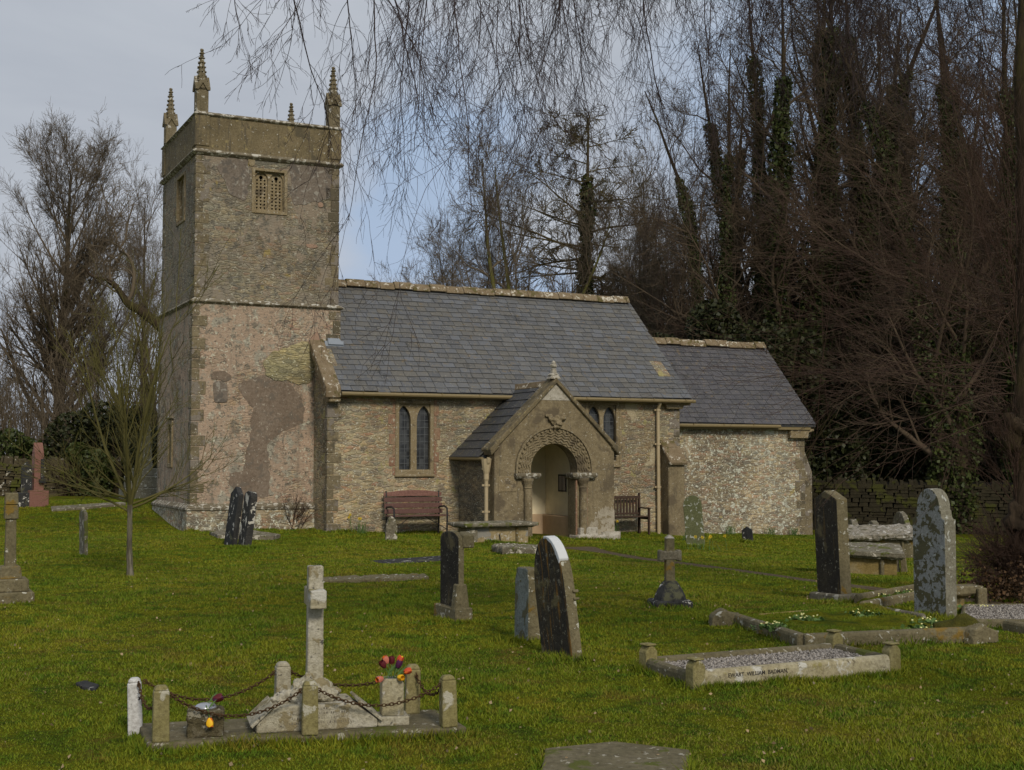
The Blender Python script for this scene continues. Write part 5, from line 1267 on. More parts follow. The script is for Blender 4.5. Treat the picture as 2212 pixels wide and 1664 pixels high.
# pink granite obelisk and its neighbours by the left wall
x, y, z = G(80, 1092); k = y / FOC
t = empty('obelisk', 'pink granite gabled obelisk with a dark colonnette standing by the left wall', 'obelisk', (x, y, z), AZ + R(12))
MB().box(-.26, .20, -.26, .26, -.1, 33 * k).build('base', M['pink'], t, bevel=.015)
w = 12.5 * k * .85; m = MB(); m.frus(0, 0, 32 * k, 112 * k, w, w, w * .93, w * .93); m.prism([(-w * .93, 112 * k), (0, 136 * k), (w * .93, 112 * k)], 'yz', -w * .93, w * .93); m.build('shaft', M['pink'], t, bevel=.012)
MB().tube([(w * .55, -w - .03, 55 * k), (w * .55, -w - .03, 100 * k)], .045, 8).build('colonnette', M['slate_stone'], t)
MB().box(w * .55 - .08, w * .55 + .08, -w - .09, -w + .0, 48 * k, 56 * k).build('colonnette_base', M['slate_stone'], t, bevel=.01)
x, y, z = G(56, 1094); t = empty('headstone', 'dark narrow monument just left of the pink obelisk', 'headstone', (x, y, z), AZ)
MB().box(-.20, .20, -.2, .2, -.1, .33).build('base', M['slate_stone'], t, bevel=.02); MB().prism([(-.12, .3), (-.12, .95), (0, 1.08), (.12, .95), (.12, .3)], 'xz', -.08, .08).build('stone', M['slate_stone'], t, bevel=.01)
x, y, z = at_px(313, 37.5), 37.5, float(gheight(at_px(313, 37.5), 37.5)); t = empty('tall_memorial', 'tall grey shafted memorial on steps between the young tree and the tower', 'monument', (x, y, z), AZ); k = y / FOC
MB().box(-.62, .62, -.6, .6, -.2, .28).build('lower_step', M['grey_side'], t, bevel=.02); MB().box(-.50, .50, -.5, .5, .275, .62).build('middle_step', M['grey_side'], t, bevel=.02); MB().box(-.33, .33, -.33, .33, .615, .84).build('upper_step', M['grey_side'], t, bevel=.02)
MB().frus(0, 0, .835, 1.9, .20, .20, .13, .13).build('shaft', M['grey_side'], t, bevel=.015); MB().frus(0, 0, 1.895, 2.25, .16, .16, .05, .05).build('cap', M['grey_side'], t, bevel=.015)

# flat and fallen stones
def flat(name, label, pts, mat, th=.05, h=.012, cat='ledger slab', rough=0, tilt=None):
    P = [G(u, v)[:2] for u, v in pts]; cx = sum(p[0] for p in P) / len(P); cy = sum(p[1] for p in P) / len(P); z = float(gheight(cx, cy))
    m = MB(); m.prism([(p[0] - cx, p[1] - cy) for p in P], 'xy', h - th, h); o = m.build(name, mat, None, bevel=0 if rough else .01, seg=2, rough=rough, voxel=.02)
    sl = [(float(gheight(cx + .3, cy)) - float(gheight(cx - .3, cy))) / .6, (float(gheight(cx, cy + .3)) - float(gheight(cx, cy - .3))) / .6]
    o.location = (cx, cy, z); o.rotation_euler = (sl[1] + (tilt or 0), -sl[0], 0); tag(o, label, cat); return P
FLATS = []
FLATS.append(flat('ledger_slab', 'large worn ledger slab sunk in the grass at the bottom of the picture', [(1178, 1623), (1328, 1609), (1490, 1631), (1470, 1760), (1150, 1760)], M['slab'], h=.018))
FLATS.append(flat('ledger_slab', 'thin grey ledger slab in the grass between the marker stone and the black headstone', [(796, 1212), (950, 1204), (975, 1211), (820, 1218)], M['slate_stone'], h=.02))
flat('fallen_slab', 'long flat slab lying at the foot of the tower behind the paired headstones', [(452, 1156), (520, 1150), (606, 1162), (590, 1167), (470, 1163)], M['lichen_grey'], th=.1, h=.09)
flat('mossy_stones', 'low mossy broken stones before the chest tomb', [(1062, 1192), (1075, 1184), (1165, 1184), (1172, 1197), (1085, 1198)], M['lichen_grey'], th=.12, h=.10, rough=.10, cat='stone')
flat('sunken_kerb', 'sunken mossy kerb edge left of the black headstone', [(672, 1252), (785, 1251), (915, 1245), (925, 1252), (800, 1258), (680, 1259)], M['olive'], th=.08, h=.05, rough=.06, cat='kerb')
FLATS.append(flat('flat_stone', 'small flat stone in the grass behind the white flaking post', [(163, 1480), (185, 1475), (214, 1484), (205, 1494), (178, 1490)], M['slate_stone'], h=.02, cat='stone'))
flat('pale_kerb', 'pale kerb line in the grass right of the pink obelisk', [(110, 1097), (270, 1090), (272, 1093), (112, 1101)], M['lichen_grey'], th=.1, h=.06, cat='kerb')

# kerbed grave with gravel, four corner posts and a name on its near side
def bars(parent, name, mat, segs, w, h, z0=-.12, bevel=.012):
    for a, b in segs:
        a, b = Vector(a), Vector(b); L = (b - a).length; an = math.atan2(b.y - a.y, b.x - a.x)
        o = MB().prism([(-w / 2, z0), (-w / 2, h - .02), (-w / 2 + .02, h), (w / 2 - .02, h), (w / 2, h - .02), (w / 2, z0)], 'yz', 0, L).build(name, mat, parent, bevel=bevel)
        o.location = (a.x, a.y, 0); o.rotation_euler = (0, 0, an)
def pebbles(name, poly, z, n, size, seed, parent, mat):
    rg = np.random.default_rng(seed); P = np.array(poly); out = []
    u, v = rg.uniform(0, 1, n), rg.uniform(0, 1, n)
    C = (P[0] * ((1 - u) * (1 - v))[:, None] + P[1] * (u * (1 - v))[:, None] + P[2] * (u * v)[:, None] + P[3] * ((1 - u) * v)[:, None])
    C = np.column_stack([C, z + rg.uniform(-.3, .6, n) * size]); o8 = np.array([[1, 0, 0], [0, 1, 0], [-1, 0, 0], [0, -1, 0], [0, 0, .8], [0, 0, -.8]]) * size * .5
    rot = rg.uniform(0, 6.28, n); c, s = np.cos(rot), np.sin(rot); sc = rg.uniform(.6, 1.5, (n, 1, 1)) * rg.uniform(.6, 1.2, (n, 6, 1))
    O = o8[None] * sc; X_ = O[..., 0] * c[:, None] - O[..., 1] * s[:, None]; Y_ = O[..., 0] * s[:, None] + O[..., 1] * c[:, None]
    V = np.stack([X_, Y_, O[..., 2]], -1) + C[:, None]; f = np.array([[0, 1, 4], [1, 2, 4], [2, 3, 4], [3, 0, 4], [1, 0, 5], [2, 1, 5], [3, 2, 5], [0, 3, 5]])
    F = (f[None] + (np.arange(n) * 6)[:, None, None]).reshape(-1, 3)
    o = np_mesh(name, V.reshape(-1, 3), F, mat, parent, attr={'vary': np.repeat(rg.uniform(0, 1, n), 6)}); o['kind'] = 'stuff'; return o
t = empty('grave_kerb', 'gravel filled grave kerb with four gabled corner posts and a name on its near side', 'grave', (1.27, 9.07, float(gheight(1.9, 9.6)) - .0), R(25.7))
sh = math.tan(R(7.0)); KL, KW = 1.75, .74
def K(a, b): return (a + b * .10, b)
bars(t, 'kerb', M['mono'], [(K(.03, .0), K(KL - .03, .0))], .085, .135)
bars(t, 'kerb', M['slab'], [(K(KL - .0, .03), K(KL, KW)), (K(.03, KW), K(KL, KW)), (K(0, .03), K(0, KW))], .085, .12)
for i, (a, b) in enumerate(((0, 0), (KL, 0), (0, KW), (KL, KW))):
    m = MB(); m.prism([(-.052, -.15), (-.052, .165), (-.02, .205), (.02, .205), (.052, .165), (.052, -.15)], 'xz', -.05, .05); m.box(-.045, .045, -.052, .052, .207, .222); o = m.build('corner_post', M['post'], t, bevel=.008)
    o.location = (*K(a, b), 0); o.rotation_euler = (0, 0, R((3, -4, 5, 0)[i]))
MB().prism([K(.04, .03), K(KL - .04, .03), K(KL - .04, KW - .03), K(.04, KW - .03)], 'xy', -.1, .06).build('gravel_bed', M['earth'], t)
pebbles('gravel', [K(.04, .04), K(KL - .04, .04), K(KL - .04, KW - .04), K(.04, KW - .04)], .072, 8500, .021, 3, t, M['gravel'])
def text(body, size, parent, loc, rot, mat, depth=.0008, bold=.0):
    c = bpy.data.curves.new('inscription', 'FONT'); c.body = body; c.size = size; c.extrude = depth; c.offset = bold; c.align_x = 'CENTER'; c.align_y = 'CENTER'; c.materials.append(mat)
    o = bpy.data.objects.new('inscription', c); col.objects.link(o); o.parent = parent; o.location = loc; o.rotation_euler = rot; return o
text('EWART  WILLIAM  BADMAN,', .040, t, (.50, -.0435, .088), (R(90), 0, 0), M['engrave'], bold=.0006)

# mossy raised plot behind it
def plot(name, label, pts, kerbs, mat, hk, w, fill, seed, ground=.09, cat='grave'):
    P = [G(u, v)[:2] for u, v in pts]; cx, cy = P[0]; z = float(gheight(cx, cy)); t = empty(name, label, cat, (cx, cy, z)); Q = [(p[0] - cx, p[1] - cy) for p in P]
    bars(t, 'kerb', mat, [(Q[a], Q[b]) for a, b in kerbs], w, hk)
    if fill:
        n = 14; vs = []; fs = []; rg = random.Random(seed)
        for i in range(n + 1):
            for j in range(n + 1):
                u, v = i / n, j / n; x = Q[0][0] * (1 - u) * (1 - v) + Q[1][0] * u * (1 - v) + Q[2][0] * u * v + Q[3][0] * (1 - u) * v; y = Q[0][1] * (1 - u) * (1 - v) + Q[1][1] * u * (1 - v) + Q[2][1] * u * v + Q[3][1] * (1 - u) * v
                e = min(u, 1 - u, v, 1 - v); vs.append((x, y, ground * (.55 + .45 * min(1, e * 6)) + rg.uniform(-.012, .02)))
                if i and j: b = i * (n + 1) + j; fs.append((b - n - 2, b - 1, b, b - n - 1))
        np_mesh('turf', np.array(vs), np.array(fs), fill, t, smooth=True)
    return t, P
MP, MPP = plot('raised_grave', 'raised grassy grave with low mossy stone kerbs behind the gravel one', [(1735, 1399), (2100, 1386), (1880, 1322), (1590, 1350)], [(0, 1), (0, 3)], M['olive'], .115, .10, M['lawn'], 1)
o = MB().prism([(-.16, -.1), (-.14, .09), (-.02, .15), (.14, .10), (.18, -.1)], 'xz', -.10, .10).build('broken_end', M['olive'], MP, rough=.04); px_ = MPP; o.location = (px_[3][0] - px_[0][0] - .1, px_[3][1] - px_[0][1] + .02, 0)
o = MB().blob(0, 0, .02, .2, .16, .17, 3, .2, 18).build('moss_mound', M['moss'], MP, smooth=True); o.location = (px_[1][0] - px_[0][0] - .08, px_[1][1] - px_[0][1] + .1, 0)
o = MB().prism([(-.16, -.1), (-.13, .10), (0, .14), (.16, .08), (.2, -.1)], 'xz', -.12, .12).build('broken_end', M['olive'], MP, rough=.04); o.location = (px_[1][0] - px_[0][0] + .02, px_[1][1] - px_[0][1], 0); o.rotation_euler = (0, 0, .5)
plot('grave_kerb', 'narrow stone kerb line running from the dark faced headstone base toward the moss', [(1640, 1337), (1860, 1318), (1842, 1312), (1655, 1330)], [(0, 1)], M['ochre_lichen'], .05, .06, None, 2)
plot('grave_kerb', 'thin pale kerb slanting past the left foot of the pale headstone', [(1868, 1322), (1996, 1346)], [(0, 1)], M['lichen_grey'], .09, .05, None, 2)
plot('grave_kerb', 'pair of kerbs with primroses between the two large right headstones', [(1850, 1305), (1975, 1277), (1985, 1292), (1862, 1318)], [(0, 1), (3, 2)], M['olive'], .11, .07, M['lawn'], 4, .05)
GP, GPP = plot('grave_kerb', 'gravel filled grave kerb cut by the right edge, beyond the pale headstone', [(2078, 1352), (2330, 1362), (2300, 1318), (2085, 1322)], [(0, 1), (3, 2), (0, 3)], M['slab'], .07, .06, None, 5)
q = [(p[0] - GPP[0][0], p[1] - GPP[0][1]) for p in GPP]; pebbles('gravel', q, .05, 5000, .022, 5, GP, M['gravel']); MB().prism(q, 'xy', -.1, .045).build('gravel_bed', M['earth'], GP)
plot('grave_kerb', 'mossy kerb corner at the right edge below the gravel', [(2172, 1362), (2330, 1388)], [(0, 1)], M['olive'], .10, .09, None, 6)
x, y, z = G(2085, 1318); t = empty('stone_trough', 'stone trough slab raised on a small pedestal right of the pale headstone', 'trough', (x, y, z), R(12))
MB().lathe([(.10, -.05), (.09, .03), (.06, .06), (.08, .12), (.15, .16)], -.02, .1, 10).build('pedestal', M['ochre_lichen'], t)
MB().prism([(-.2, .15), (-.26, .25), (.22, .25), (.20, .17)], 'xz', -.02, .24).build('trough', M['olive'], t, bevel=.012)
MB().box(.12, .23, -.06, .02, -.05, .23).build('end_stone', M['olive'], t, bevel=.01)

# ------------------------------------------------------------------ the white cross memorial in its chained surround
def shear(a, b): return (a - b * math.sin(R(6.4)), b * math.cos(R(6.4)))
mz = float(gheight(-1.1, 7.5)); AX, AY, AR_ = -1.985, 7.15, R(14.3)
SL, SW, ST = 1.78, .58, .055
gs = empty('grave_surround', 'flat grave slab with six short stone posts joined by rusty chains around the white cross', 'grave', (AX, AY, mz), AR_)
m = MB(); m.prism([shear(0, 0), shear(SL, 0), shear(SL, SW), shear(0, SW)], 'xy', -.1, ST); m.build('slab', M['slab'], gs, bevel=.012, seg=2)
posts = [(.075, .05, .305, 0), (.885, .035, .30, 0), (1.685, .045, .295, 0), (-.02, .52, .31, 1), (.83, .56, .33, 2), (1.60, .50, .295, 0)]; ptop = []
for i, (a, b, h, kd) in enumerate(posts):
    x, y = shear(a, b); m = MB()
    w = .046 if kd != 1 else .042
    m.frus(0, 0, (.0 if kd != 1 else -.1), h - .025, w, w, w * .93, w * .93); m.frus(0, 0, h - .025, h, w * .93, w * .93, w * .55, w * .55)
    o = m.build('post', M['post_white'] if kd == 1 else (M['mono_white'] if kd == 2 else M['post']), gs, bevel=.010, seg=2); o.location = (x, y, ST - .002 if kd != 1 else .02)
    o.rotation_euler = (R((0, 0, -1, -1, 0, 2)[i]), R((0, 0, -1, -2, 0, 1)[i]), R((4, -2, 3, 0, 5, -3)[i]))
    if kd == 1: o['label'] = 'post painted white, paint flaking'
    ptop.append(Vector((x, y, ST + h * .80)))
def chain(a, b, sag, parent, seed, link=.030, wire=.0034):
    d = b - a; L = d.length; n0 = 60; pts = [a + d * (i / n0) + Vector((0, 0, -4 * sag * (i / n0) * (1 - i / n0))) for i in range(n0 + 1)]
    s = [0]
    for i in range(n0): s.append(s[-1] + (pts[i + 1] - pts[i]).length)
    pitch = link * .72; n = int(s[-1] / pitch); m = MB(); rg = random.Random(seed); j = 0
    for i in range(n):
        q = (i + .5) * s[-1] / n
        while s[j + 1] < q: j += 1
        w = (q - s[j]) / (s[j + 1] - s[j]); c = pts[j].lerp(pts[j + 1], w); tg = (pts[j + 1] - pts[j]).normalized()
        up = Vector((0, 0, 1)); sd = tg.cross(up).normalized(); up = sd.cross(tg); an = (math.pi / 2 if i % 2 else 0) + rg.uniform(-.25, .25) + .5
        u_ = sd * math.cos(an) + up * math.sin(an); v_ = tg.cross(u_)
        K_ = 10; vs = []; fs = []
        for k in range(K_):
            th = 2 * math.pi * k / K_; ctr = c + tg * (math.cos(th) * link * .5) + u_ * (math.sin(th) * link * .28); rad = (tg * math.cos(th) + u_ * math.sin(th)).normalized()
            for l in range(4):
                ph = math.pi / 2 * l; vs.append(ctr + rad * (math.cos(ph) * wire) + v_ * (math.sin(ph) * wire))
            for l in range(4):
                k2 = (k + 1) % K_; fs.append((k * 4 + l, k * 4 + (l + 1) % 4, k2 * 4 + (l + 1) % 4, k2 * 4 + l))
        m.add(vs, fs)
    return m.build('chain', M['chain'], parent, smooth=True)
off_ = lambda p, q: p + (q - p).normalized() * .052
for i, (a, b, sg) in enumerate(((0, 1, .125), (1, 2, .10), (3, 4, .13), (4, 5, .075), (0, 3, .11), (2, 5, .09))):
    chain(off_(ptop[a], ptop[b]), off_(ptop[b], ptop[a]), sg, gs, i)
    for e_, f_ in ((a, b), (b, a)):
        d = (ptop[f_] - ptop[e_]).normalized(); c0 = ptop[e_] + d * .05; K_ = 12
        MB().tube([c0 + d * (.012 * math.cos(2 * math.pi * k / K_)) + Vector((0, 0, .012 * math.sin(2 * math.pi * k / K_))) for k in range(K_ + 1)], .004, 5).build('staple', M['chain'], gs)
# the cross on its rocky mound
cx_, cy_ = shear(.60, .10); ca, sa = math.cos(AR_), math.sin(AR_)
wc = empty('cross_monument', 'tall white stone cross on a rocky mound and inscribed block in the chained grave', 'stone cross', (AX + cx_ * ca - cy_ * sa, AY + cx_ * sa + cy_ * ca, mz + ST), AR_ + R(1.5))
m = MB(); m.prism([(0, 0), (0, .055), (.105, .145), (.55, .145), (.69, .05), (.69, 0)], 'xz', 0, .32); m.build('inscribed_block', M['mono_white'], wc, bevel=.010, seg=2)
for pts in ([(-.035, .045), (.088, .160), (.100, .148), (-.022, .032)], [(.722, .048), (.582, .163), (.572, .150), (.710, .034)]):
    MB().prism(pts, 'xz', -.015, .30).build('tablet', M['mono_white'], wc, bevel=.003)
rgm = random.Random(9); m = MB()
for i in range(34):
    a = rgm.uniform(0, 6.28); r = rgm.uniform(.0, 1) ** .6; h = .145 + .15 * (1 - r) ** .8 * rgm.uniform(.5, 1.1)
    m.blob(.33 + .185 * r * math.cos(a), .16 + .12 * r * math.sin(a), h - .01, rgm.uniform(.035, .06), rgm.uniform(.035, .055), rgm.uniform(.03, .05), i, .3, 10)
m.blob(.33, .16, .19, .13, .10, .09, 99, .2, 16)
m.build('rocky_mound', M['mono_white'], wc, rough=.03, voxel=.008, freq=.03)
m = MB(); m.frus(.345, .17, .20, .92, .047, .046, .043, .043); m.build('shaft', M['mono_white'], wc, bevel=.005)
m = MB(); m.box(.345 - .046, .345 + .046, .01, .128, .685, .79); m.box(.345 - .046, .345 + .046, .212, .33, .685, .79); m.build('arms', M['mono'], wc, bevel=.005)
# worn lettering: rows of shallow broken strokes too weathered to read
rg = random.Random(4)
for r_, (z0, x0, x1) in enumerate(((.118, .30, .40), (.092, .19, .52), (.066, .20, .50), (.040, .17, .55))):
    m = MB(); x = x0
    while x < x1:
        w = rg.uniform(.006, .010)
        if rg.random() > .18: m.box(x, x + w * rg.choice((.3, 1)), -.0008, .004, z0, z0 + .012 * rg.choice((1, .25))); m.box(x, x + w * .25, -.0011, .004, z0, z0 + .011)
        x += w + .005
    m.build('worn_lettering', stone('worn_letter%d' % r_, [(.17, .155, .125), (.25, .23, .18)], 20), wc)
# flower holders
def in_plot(a, b): x, y = shear(a, b); return (AX + x * ca - y * sa, AY + x * sa + y * ca)
vx, vy = in_plot(1.40, .22)
fv = empty('flower_vase', 'squared stone grave vase on a low plinth in the right half of the chained grave', 'vase', (vx, vy, mz + ST), AR_ + R(-2))
MB().box(-.093, .093, -.09, .09, -.001, .052).build('plinth', M['mono_white'], fv, bevel=.008, seg=2)
m = MB(); m.prism([(-.064, .050), (-.064, .235), (-.048, .262), (.048, .262), (.064, .235), (.064, .050)], 'xz', -.06, .06); m.build('body', M['mono'], fv, bevel=.006)
MB().tube([(0, 0, .255), (0, 0, .2625)], .035, 14).build('liner', M['lead'], fv)
bx_, by_ = in_plot(.33, .16)
fb = empty('flower_vase', 'squat rough stone flower block with silver pierced lid on the left of the chained grave', 'vase', (bx_, by_, mz + ST), AR_ + R(-2))
MB().box(-.098, .098, -.085, .085, 0, .145).build('body', M['rough_block'], fb, rough=.022, voxel=.008, freq=.03)
MB().lathe([(.062, .146), (.060, .155), (.052, .166), (.034, .174), (.012, .177)], 0, 0, 16).build('lid', plain('silver_lid', (.5, .5, .52), .3, .5, .8, vary=.1), fb, smooth=True)
def petal_mat(name, a, b_):
    m, t, b = new_mat(name, .6, .3); v = t.coord(); s = t.sep(v); n = t.noise(v, 60, 3)
    t.put(b.inputs['Base Color'], t.mix(n, a, b_)); b.inputs['Subsurface Weight'].default_value = .0; return m
PM = dict(red=petal_mat('red_petal', (.42, .035, .02), (.60, .10, .03)), maroon=petal_mat('maroon_petal', (.06, .006, .012), (.13, .015, .02)), pink=petal_mat('rose_petal', (.42, .10, .08), (.60, .22, .15)), yellow=petal_mat('yellow_petal', (.75, .40, .01), (.85, .52, .02)), purple=petal_mat('purple_petal', (.05, .008, .05), (.09, .015, .07)),
          orange=petal_mat('orange_petal', (.70, .22, .02), (.62, .07, .02)), green=plain('tulip_stem', (.09, .16, .04), .6), daff=petal_mat('daffodil_petal', (.62, .45, .02), (.75, .58, .05)), prim=petal_mat('primrose_petal', (.62, .60, .22), (.72, .70, .35)))
def tulip(label, parent_pt, start, end, c1n, c2n, size=.036, cat='tulip', droop=0):
    """stem from start to end, cupped petals opening along the stem"""
    s, e = Vector(start), Vector(end); t = empty('tulip', label, cat, tuple(Vector(parent_pt) + s), AR_, 'tulips in the stone vases')
    e = e - s; mid = e * .5 + Vector((0, 0, e.length * .12)); pts = [Vector((0, 0, 0)) * (1 - q) ** 2 + mid * 2 * q * (1 - q) + e * q * q for q in (0, .2, .4, .6, .8, 1)]
    MB().tube(pts, .0032, 6).build('stem', PM['green'], t, smooth=True)
    ax = (pts[-1] - pts[-2]).normalized(); ax = (ax + Vector((0, 0, -droop))).normalized(); q = ax.to_track_quat('Z', 'Y').to_matrix().to_4x4(); q.translation = e
    for j, cn in ((0, c1n), (1, c2n)):
        m = MB(); m.M = q
        for k in range(3):
            a0 = (k + j * .5) * 2 * math.pi / 3; vs = []; fs = []
            for i in range(6):
                f = i / 5; r = size * (.15 + .55 * math.sin(math.pi * (.12 + .62 * f))) * (1.06 if j == 0 else .95); zz = size * 1.75 * f; wd = 1.15 * math.sin(math.pi * min(1, .15 + .8 * (1 - f * .86))) if f < 1 else .12
                for l in (-1, 0, 1): an = a0 + l * wd * .95; vs.append((r * math.cos(an) * (1 if l == 0 else .96), r * math.sin(an) * (1 if l == 0 else .96), zz))
                if i:
                    b = i * 3
                    for l in (0, 1): fs.append((b - 3 + l, b - 2 + l, b + 1 + l, b + l))
            m.add(vs, fs)
        m.build('petals', PM[cn], t, smooth=True)
    m = MB(); c = pts[2]; m.add([c, c + Vector((.02, .01, .03)), c + Vector((.05, .0, .055)), c + Vector((.025, -.01, .02))], [(0, 1, 2, 3)]); m.build('leaf', PM['green'], t)
vp = (vx, vy, mz + ST + .262)
def rot_(p): return (p[0] * ca - p[1] * sa, p[0] * sa + p[1] * ca, p[2])
for lb, s_, e_, a_, b_ in (('maroon tulip leaning left, second from left in the tall vase', (-.01, 0, 0), (-.055, -.01, .075), 'maroon', 'maroon'), ('orange and rose tulip standing highest at the left of the tall vase', (0, 0, 0), (-.035, 0, .10), 'pink', 'orange'),
                           ('maroon tulip upright in the middle of the tall vase', (.0, .01, 0), (.0, .012, .09), 'maroon', 'maroon'), ('red and yellow striped tulip standing high at the right of the tall vase', (.01, 0, 0), (.048, 0, .095), 'red', 'yellow'),
                           ('purple tulip below the striped one in the tall vase', (.01, -.01, 0), (.034, -.02, .068), 'purple', 'purple'), ('rose tulip drooping over the left side of the tall vase', (-.02, 0, 0), (-.075, -.02, .005), 'pink', 'orange'),
                           ('yellow tulip drooping over the front of the tall vase', (.01, -.02, 0), (.022, -.072, .012), 'yellow', 'yellow'), ('red tulip with yellow edges reaching out right of the tall vase', (.02, 0, 0), (.088, .0, .03), 'red', 'orange')):
    tulip(lb, vp, rot_(s_), rot_(tuple(q * .84 for q in e_)), a_, b_, .028)
bp = (bx_, by_, mz + ST + .17)
tulip('yellow tulip hanging down the front of the squat flower block', bp, rot_((0, -.05, 0)), rot_((.0, -.125, -.055)), 'yellow', 'orange', .030, droop=1.6)
tulip('withered dark maroon tulip lying on the lid of the squat flower block', bp, rot_((.0, 0, .0)), rot_((.035, -.01, .02)), 'maroon', 'purple', .034)

# ------------------------------------------------------------------ benches
def bench(label, e0, e1, n, wood, metal, slatted):
    L = e1 - e0; x, y = church_xy(e0, n); z = float(gheight(*church_xy((e0 + e1) / 2, n))) ; t = empty('bench', label, 'bench', (x, y, z), AZ)
    for i in range(4): MB().box(0, L, -.42 + i * .105, -.42 + i * .105 + .09, .42, .445).build('seat_slat', wood, t, bevel=.006)
    if not slatted:
        for i, z0 in enumerate((.47, .60, .73)): o = MB().box(0, L, 0, .022, z0, z0 + .105).build('back_plank', wood, t, bevel=.006); o.location.y = .02 + i * .02
        pts = [(0, .86)] + [(L * i / 12, .94 + .06 * math.sin(math.pi * i / 12)) for i in range(13)] + [(L, .86)]
        o = MB().prism(pts, 'xz', 0, .022).build('top_rail', stone('rosy_wood', [(.22, .11, .09), (.26, .14, .115)], 3, stretch=(1, 8, 8), bump=.3, rough=.7), t, bevel=.006); o.location.y = .085
        for x_ in (.04, L - .09):
            MB().tube([(x_ + .02, .10, .98), (x_ + .02, .06, .45), (x_ + .02, .10, 0)], .02, 6).build('leg', metal, t)
            MB().tube([(x_ + .02, .04, .62), (x_ + .02, -.25, .64), (x_ + .02, -.40, .60), (x_ + .02, -.42, .44), (x_ + .02, -.40, 0)], .02, 6).build('leg', metal, t)
        for x0, x1 in ((.06, L * .38), (L - .06, L * .62)): MB().tube([(x0, -.38, .12), (x1, -.2, .42)], .009, 5).build('brace', metal, t)
    else:
        MB().box(0, L, .0, .03, .86, .93).build('top_rail', wood, t, bevel=.006); MB().box(0, L, .0, .03, .47, .52).build('lower_rail', wood, t, bevel=.006)
        k = int(L / .085)
        for i in range(k): MB().box(.04 + i * L / k, .085 + i * L / k, .005, .025, .52, .86).build('back_slat', wood, t)
        for x_ in (0, L - .05):
            MB().prism([(-.01, 0), (-.01, .45), (.0, 1.0), (.05, 1.0), (.06, .45), (.06, 0)], 'yz', x_, x_ + .05).build('leg', wood, t, bevel=.005)
            MB().box(x_ + .003, x_ + .053, -.45, -.395, 0, .62).build('leg', wood, t, bevel=.005); MB().box(x_ - .005, x_ + .06, -.47, .01, .62, .65).build('armrest', wood, t, bevel=.006)
            MB().box(x_ + .01, x_ + .045, -.4, .0, .36, .42).build('side_rail', wood, t)
    return t
bench('faded red plank bench with black iron frame against the nave wall left of the porch', pe(831, 1100, -1.3), pe(956, 1100, -1.3), -1.32, M['wood_red'], M['iron'], False)
bench('dark brown slatted wooden bench half hidden behind the right side of the porch', pe(1385, 1100, -1.25) - 1.25, pe(1385, 1100, -1.25), -1.22, M['wood_brown'], M['iron'], True)

# ------------------------------------------------------------------ daffodils, primroses
def daffs(label, u, v, nf, seed, h=.28, leaf=26, spread=.10, xy=None):
    x, y, z = G(u, v) if xy is None else (*xy, float(gheight(*xy))); t = empty('daffodil_clump', label, 'daffodils', (x, y, z), 0, 'daffodils'); rg = np.random.default_rng(seed)
    st = np.stack([rg.normal(0, spread * .5, leaf), rg.normal(0, spread * .4, leaf), np.zeros(leaf)], 1); d = unit(rg.normal(size=(leaf, 3)) * .25 + np.array([0, 0, 1.]))
    P, Rr = march(st, d, rg.uniform(.7, 1.0, leaf) * h * .8, np.full(leaf, .007), np.full(leaf, .003), 5, .06, -.02, rg); V, F = tubes([(P, Rr, 3)]); np_mesh('leaves', V, F, PM['green'], t)
    if nf:
        st = np.stack([rg.normal(0, spread, nf), rg.normal(0, spread * .5, nf), np.zeros(nf)], 1); d = unit(rg.normal(size=(nf, 3)) * .12 + np.array([0, 0, 1.]))
        P, Rr = march(st, d, rg.uniform(.8, 1.15, nf) * h, np.full(nf, .005), np.full(nf, .004), 5, .04, 0, rg); V, F = tubes([(P, Rr, 4)]); np_mesh('stalks', V, F, PM['green'], t)
        for i in range(nf):
            m = MB(); p = Vector(P[i, -1]); ax = Vector((rg.normal(0, .5), -1, rg.uniform(-.1, .4))).normalized(); q = ax.to_track_quat('Z', 'Y').to_matrix().to_4x4(); q.translation = p; m.M = q
            for k in range(6):
                a = k * math.pi / 3; c, s = math.cos(a), math.sin(a); m.add([(0, 0, 0), (.022 * math.cos(a - .4), .022 * math.sin(a - .4), .004), (.044 * c, .044 * s, .002), (.022 * math.cos(a + .4), .022 * math.sin(a + .4), .004)], [(0, 1, 2, 3)])
            m.tube([(0, 0, 0), (0, 0, .03)], [.010, .017], 8, cap=False); m.build('flower', PM['daff'], t)
daffs('daffodils left of the red bench at the foot of the nave wall', 768, 1143, 4, 1, .36, 18, .22, church_xy(3.45, -1.35))
daffs('daffodils beside the brown slatted bench', 1350, 1147, 4, 2, .36, 24, .13, church_xy(9.55, -1.9))
daffs('few daffodils in front of the green lichened headstone', 1516, 1188, 5, 3, .26, 14, .22)
daffs('daffodils left of the green lichened headstone', 1481, 1168, 2, 4, .36, 12, .10)
daffs('flowerless daffodil leaves at the chancel wall foot, nearest the tiny dark headstone', 0, 0, 0, 5, .34, 30, .14, church_xy(14.0, -.45))
daffs('flowerless daffodil leaves at the middle of the chancel wall foot', 0, 0, 0, 6, .30, 26, .12, church_xy(15.3, -.45))
daffs('flowerless daffodil leaves near the east end of the chancel wall foot', 0, 0, 0, 7, .30, 26, .12, church_xy(16.1, -.45))
daffs('flowerless daffodil leaves beside the nave buttress', 0, 0, 0, 8, .30, 20, .12, church_xy(12.9, -.45))
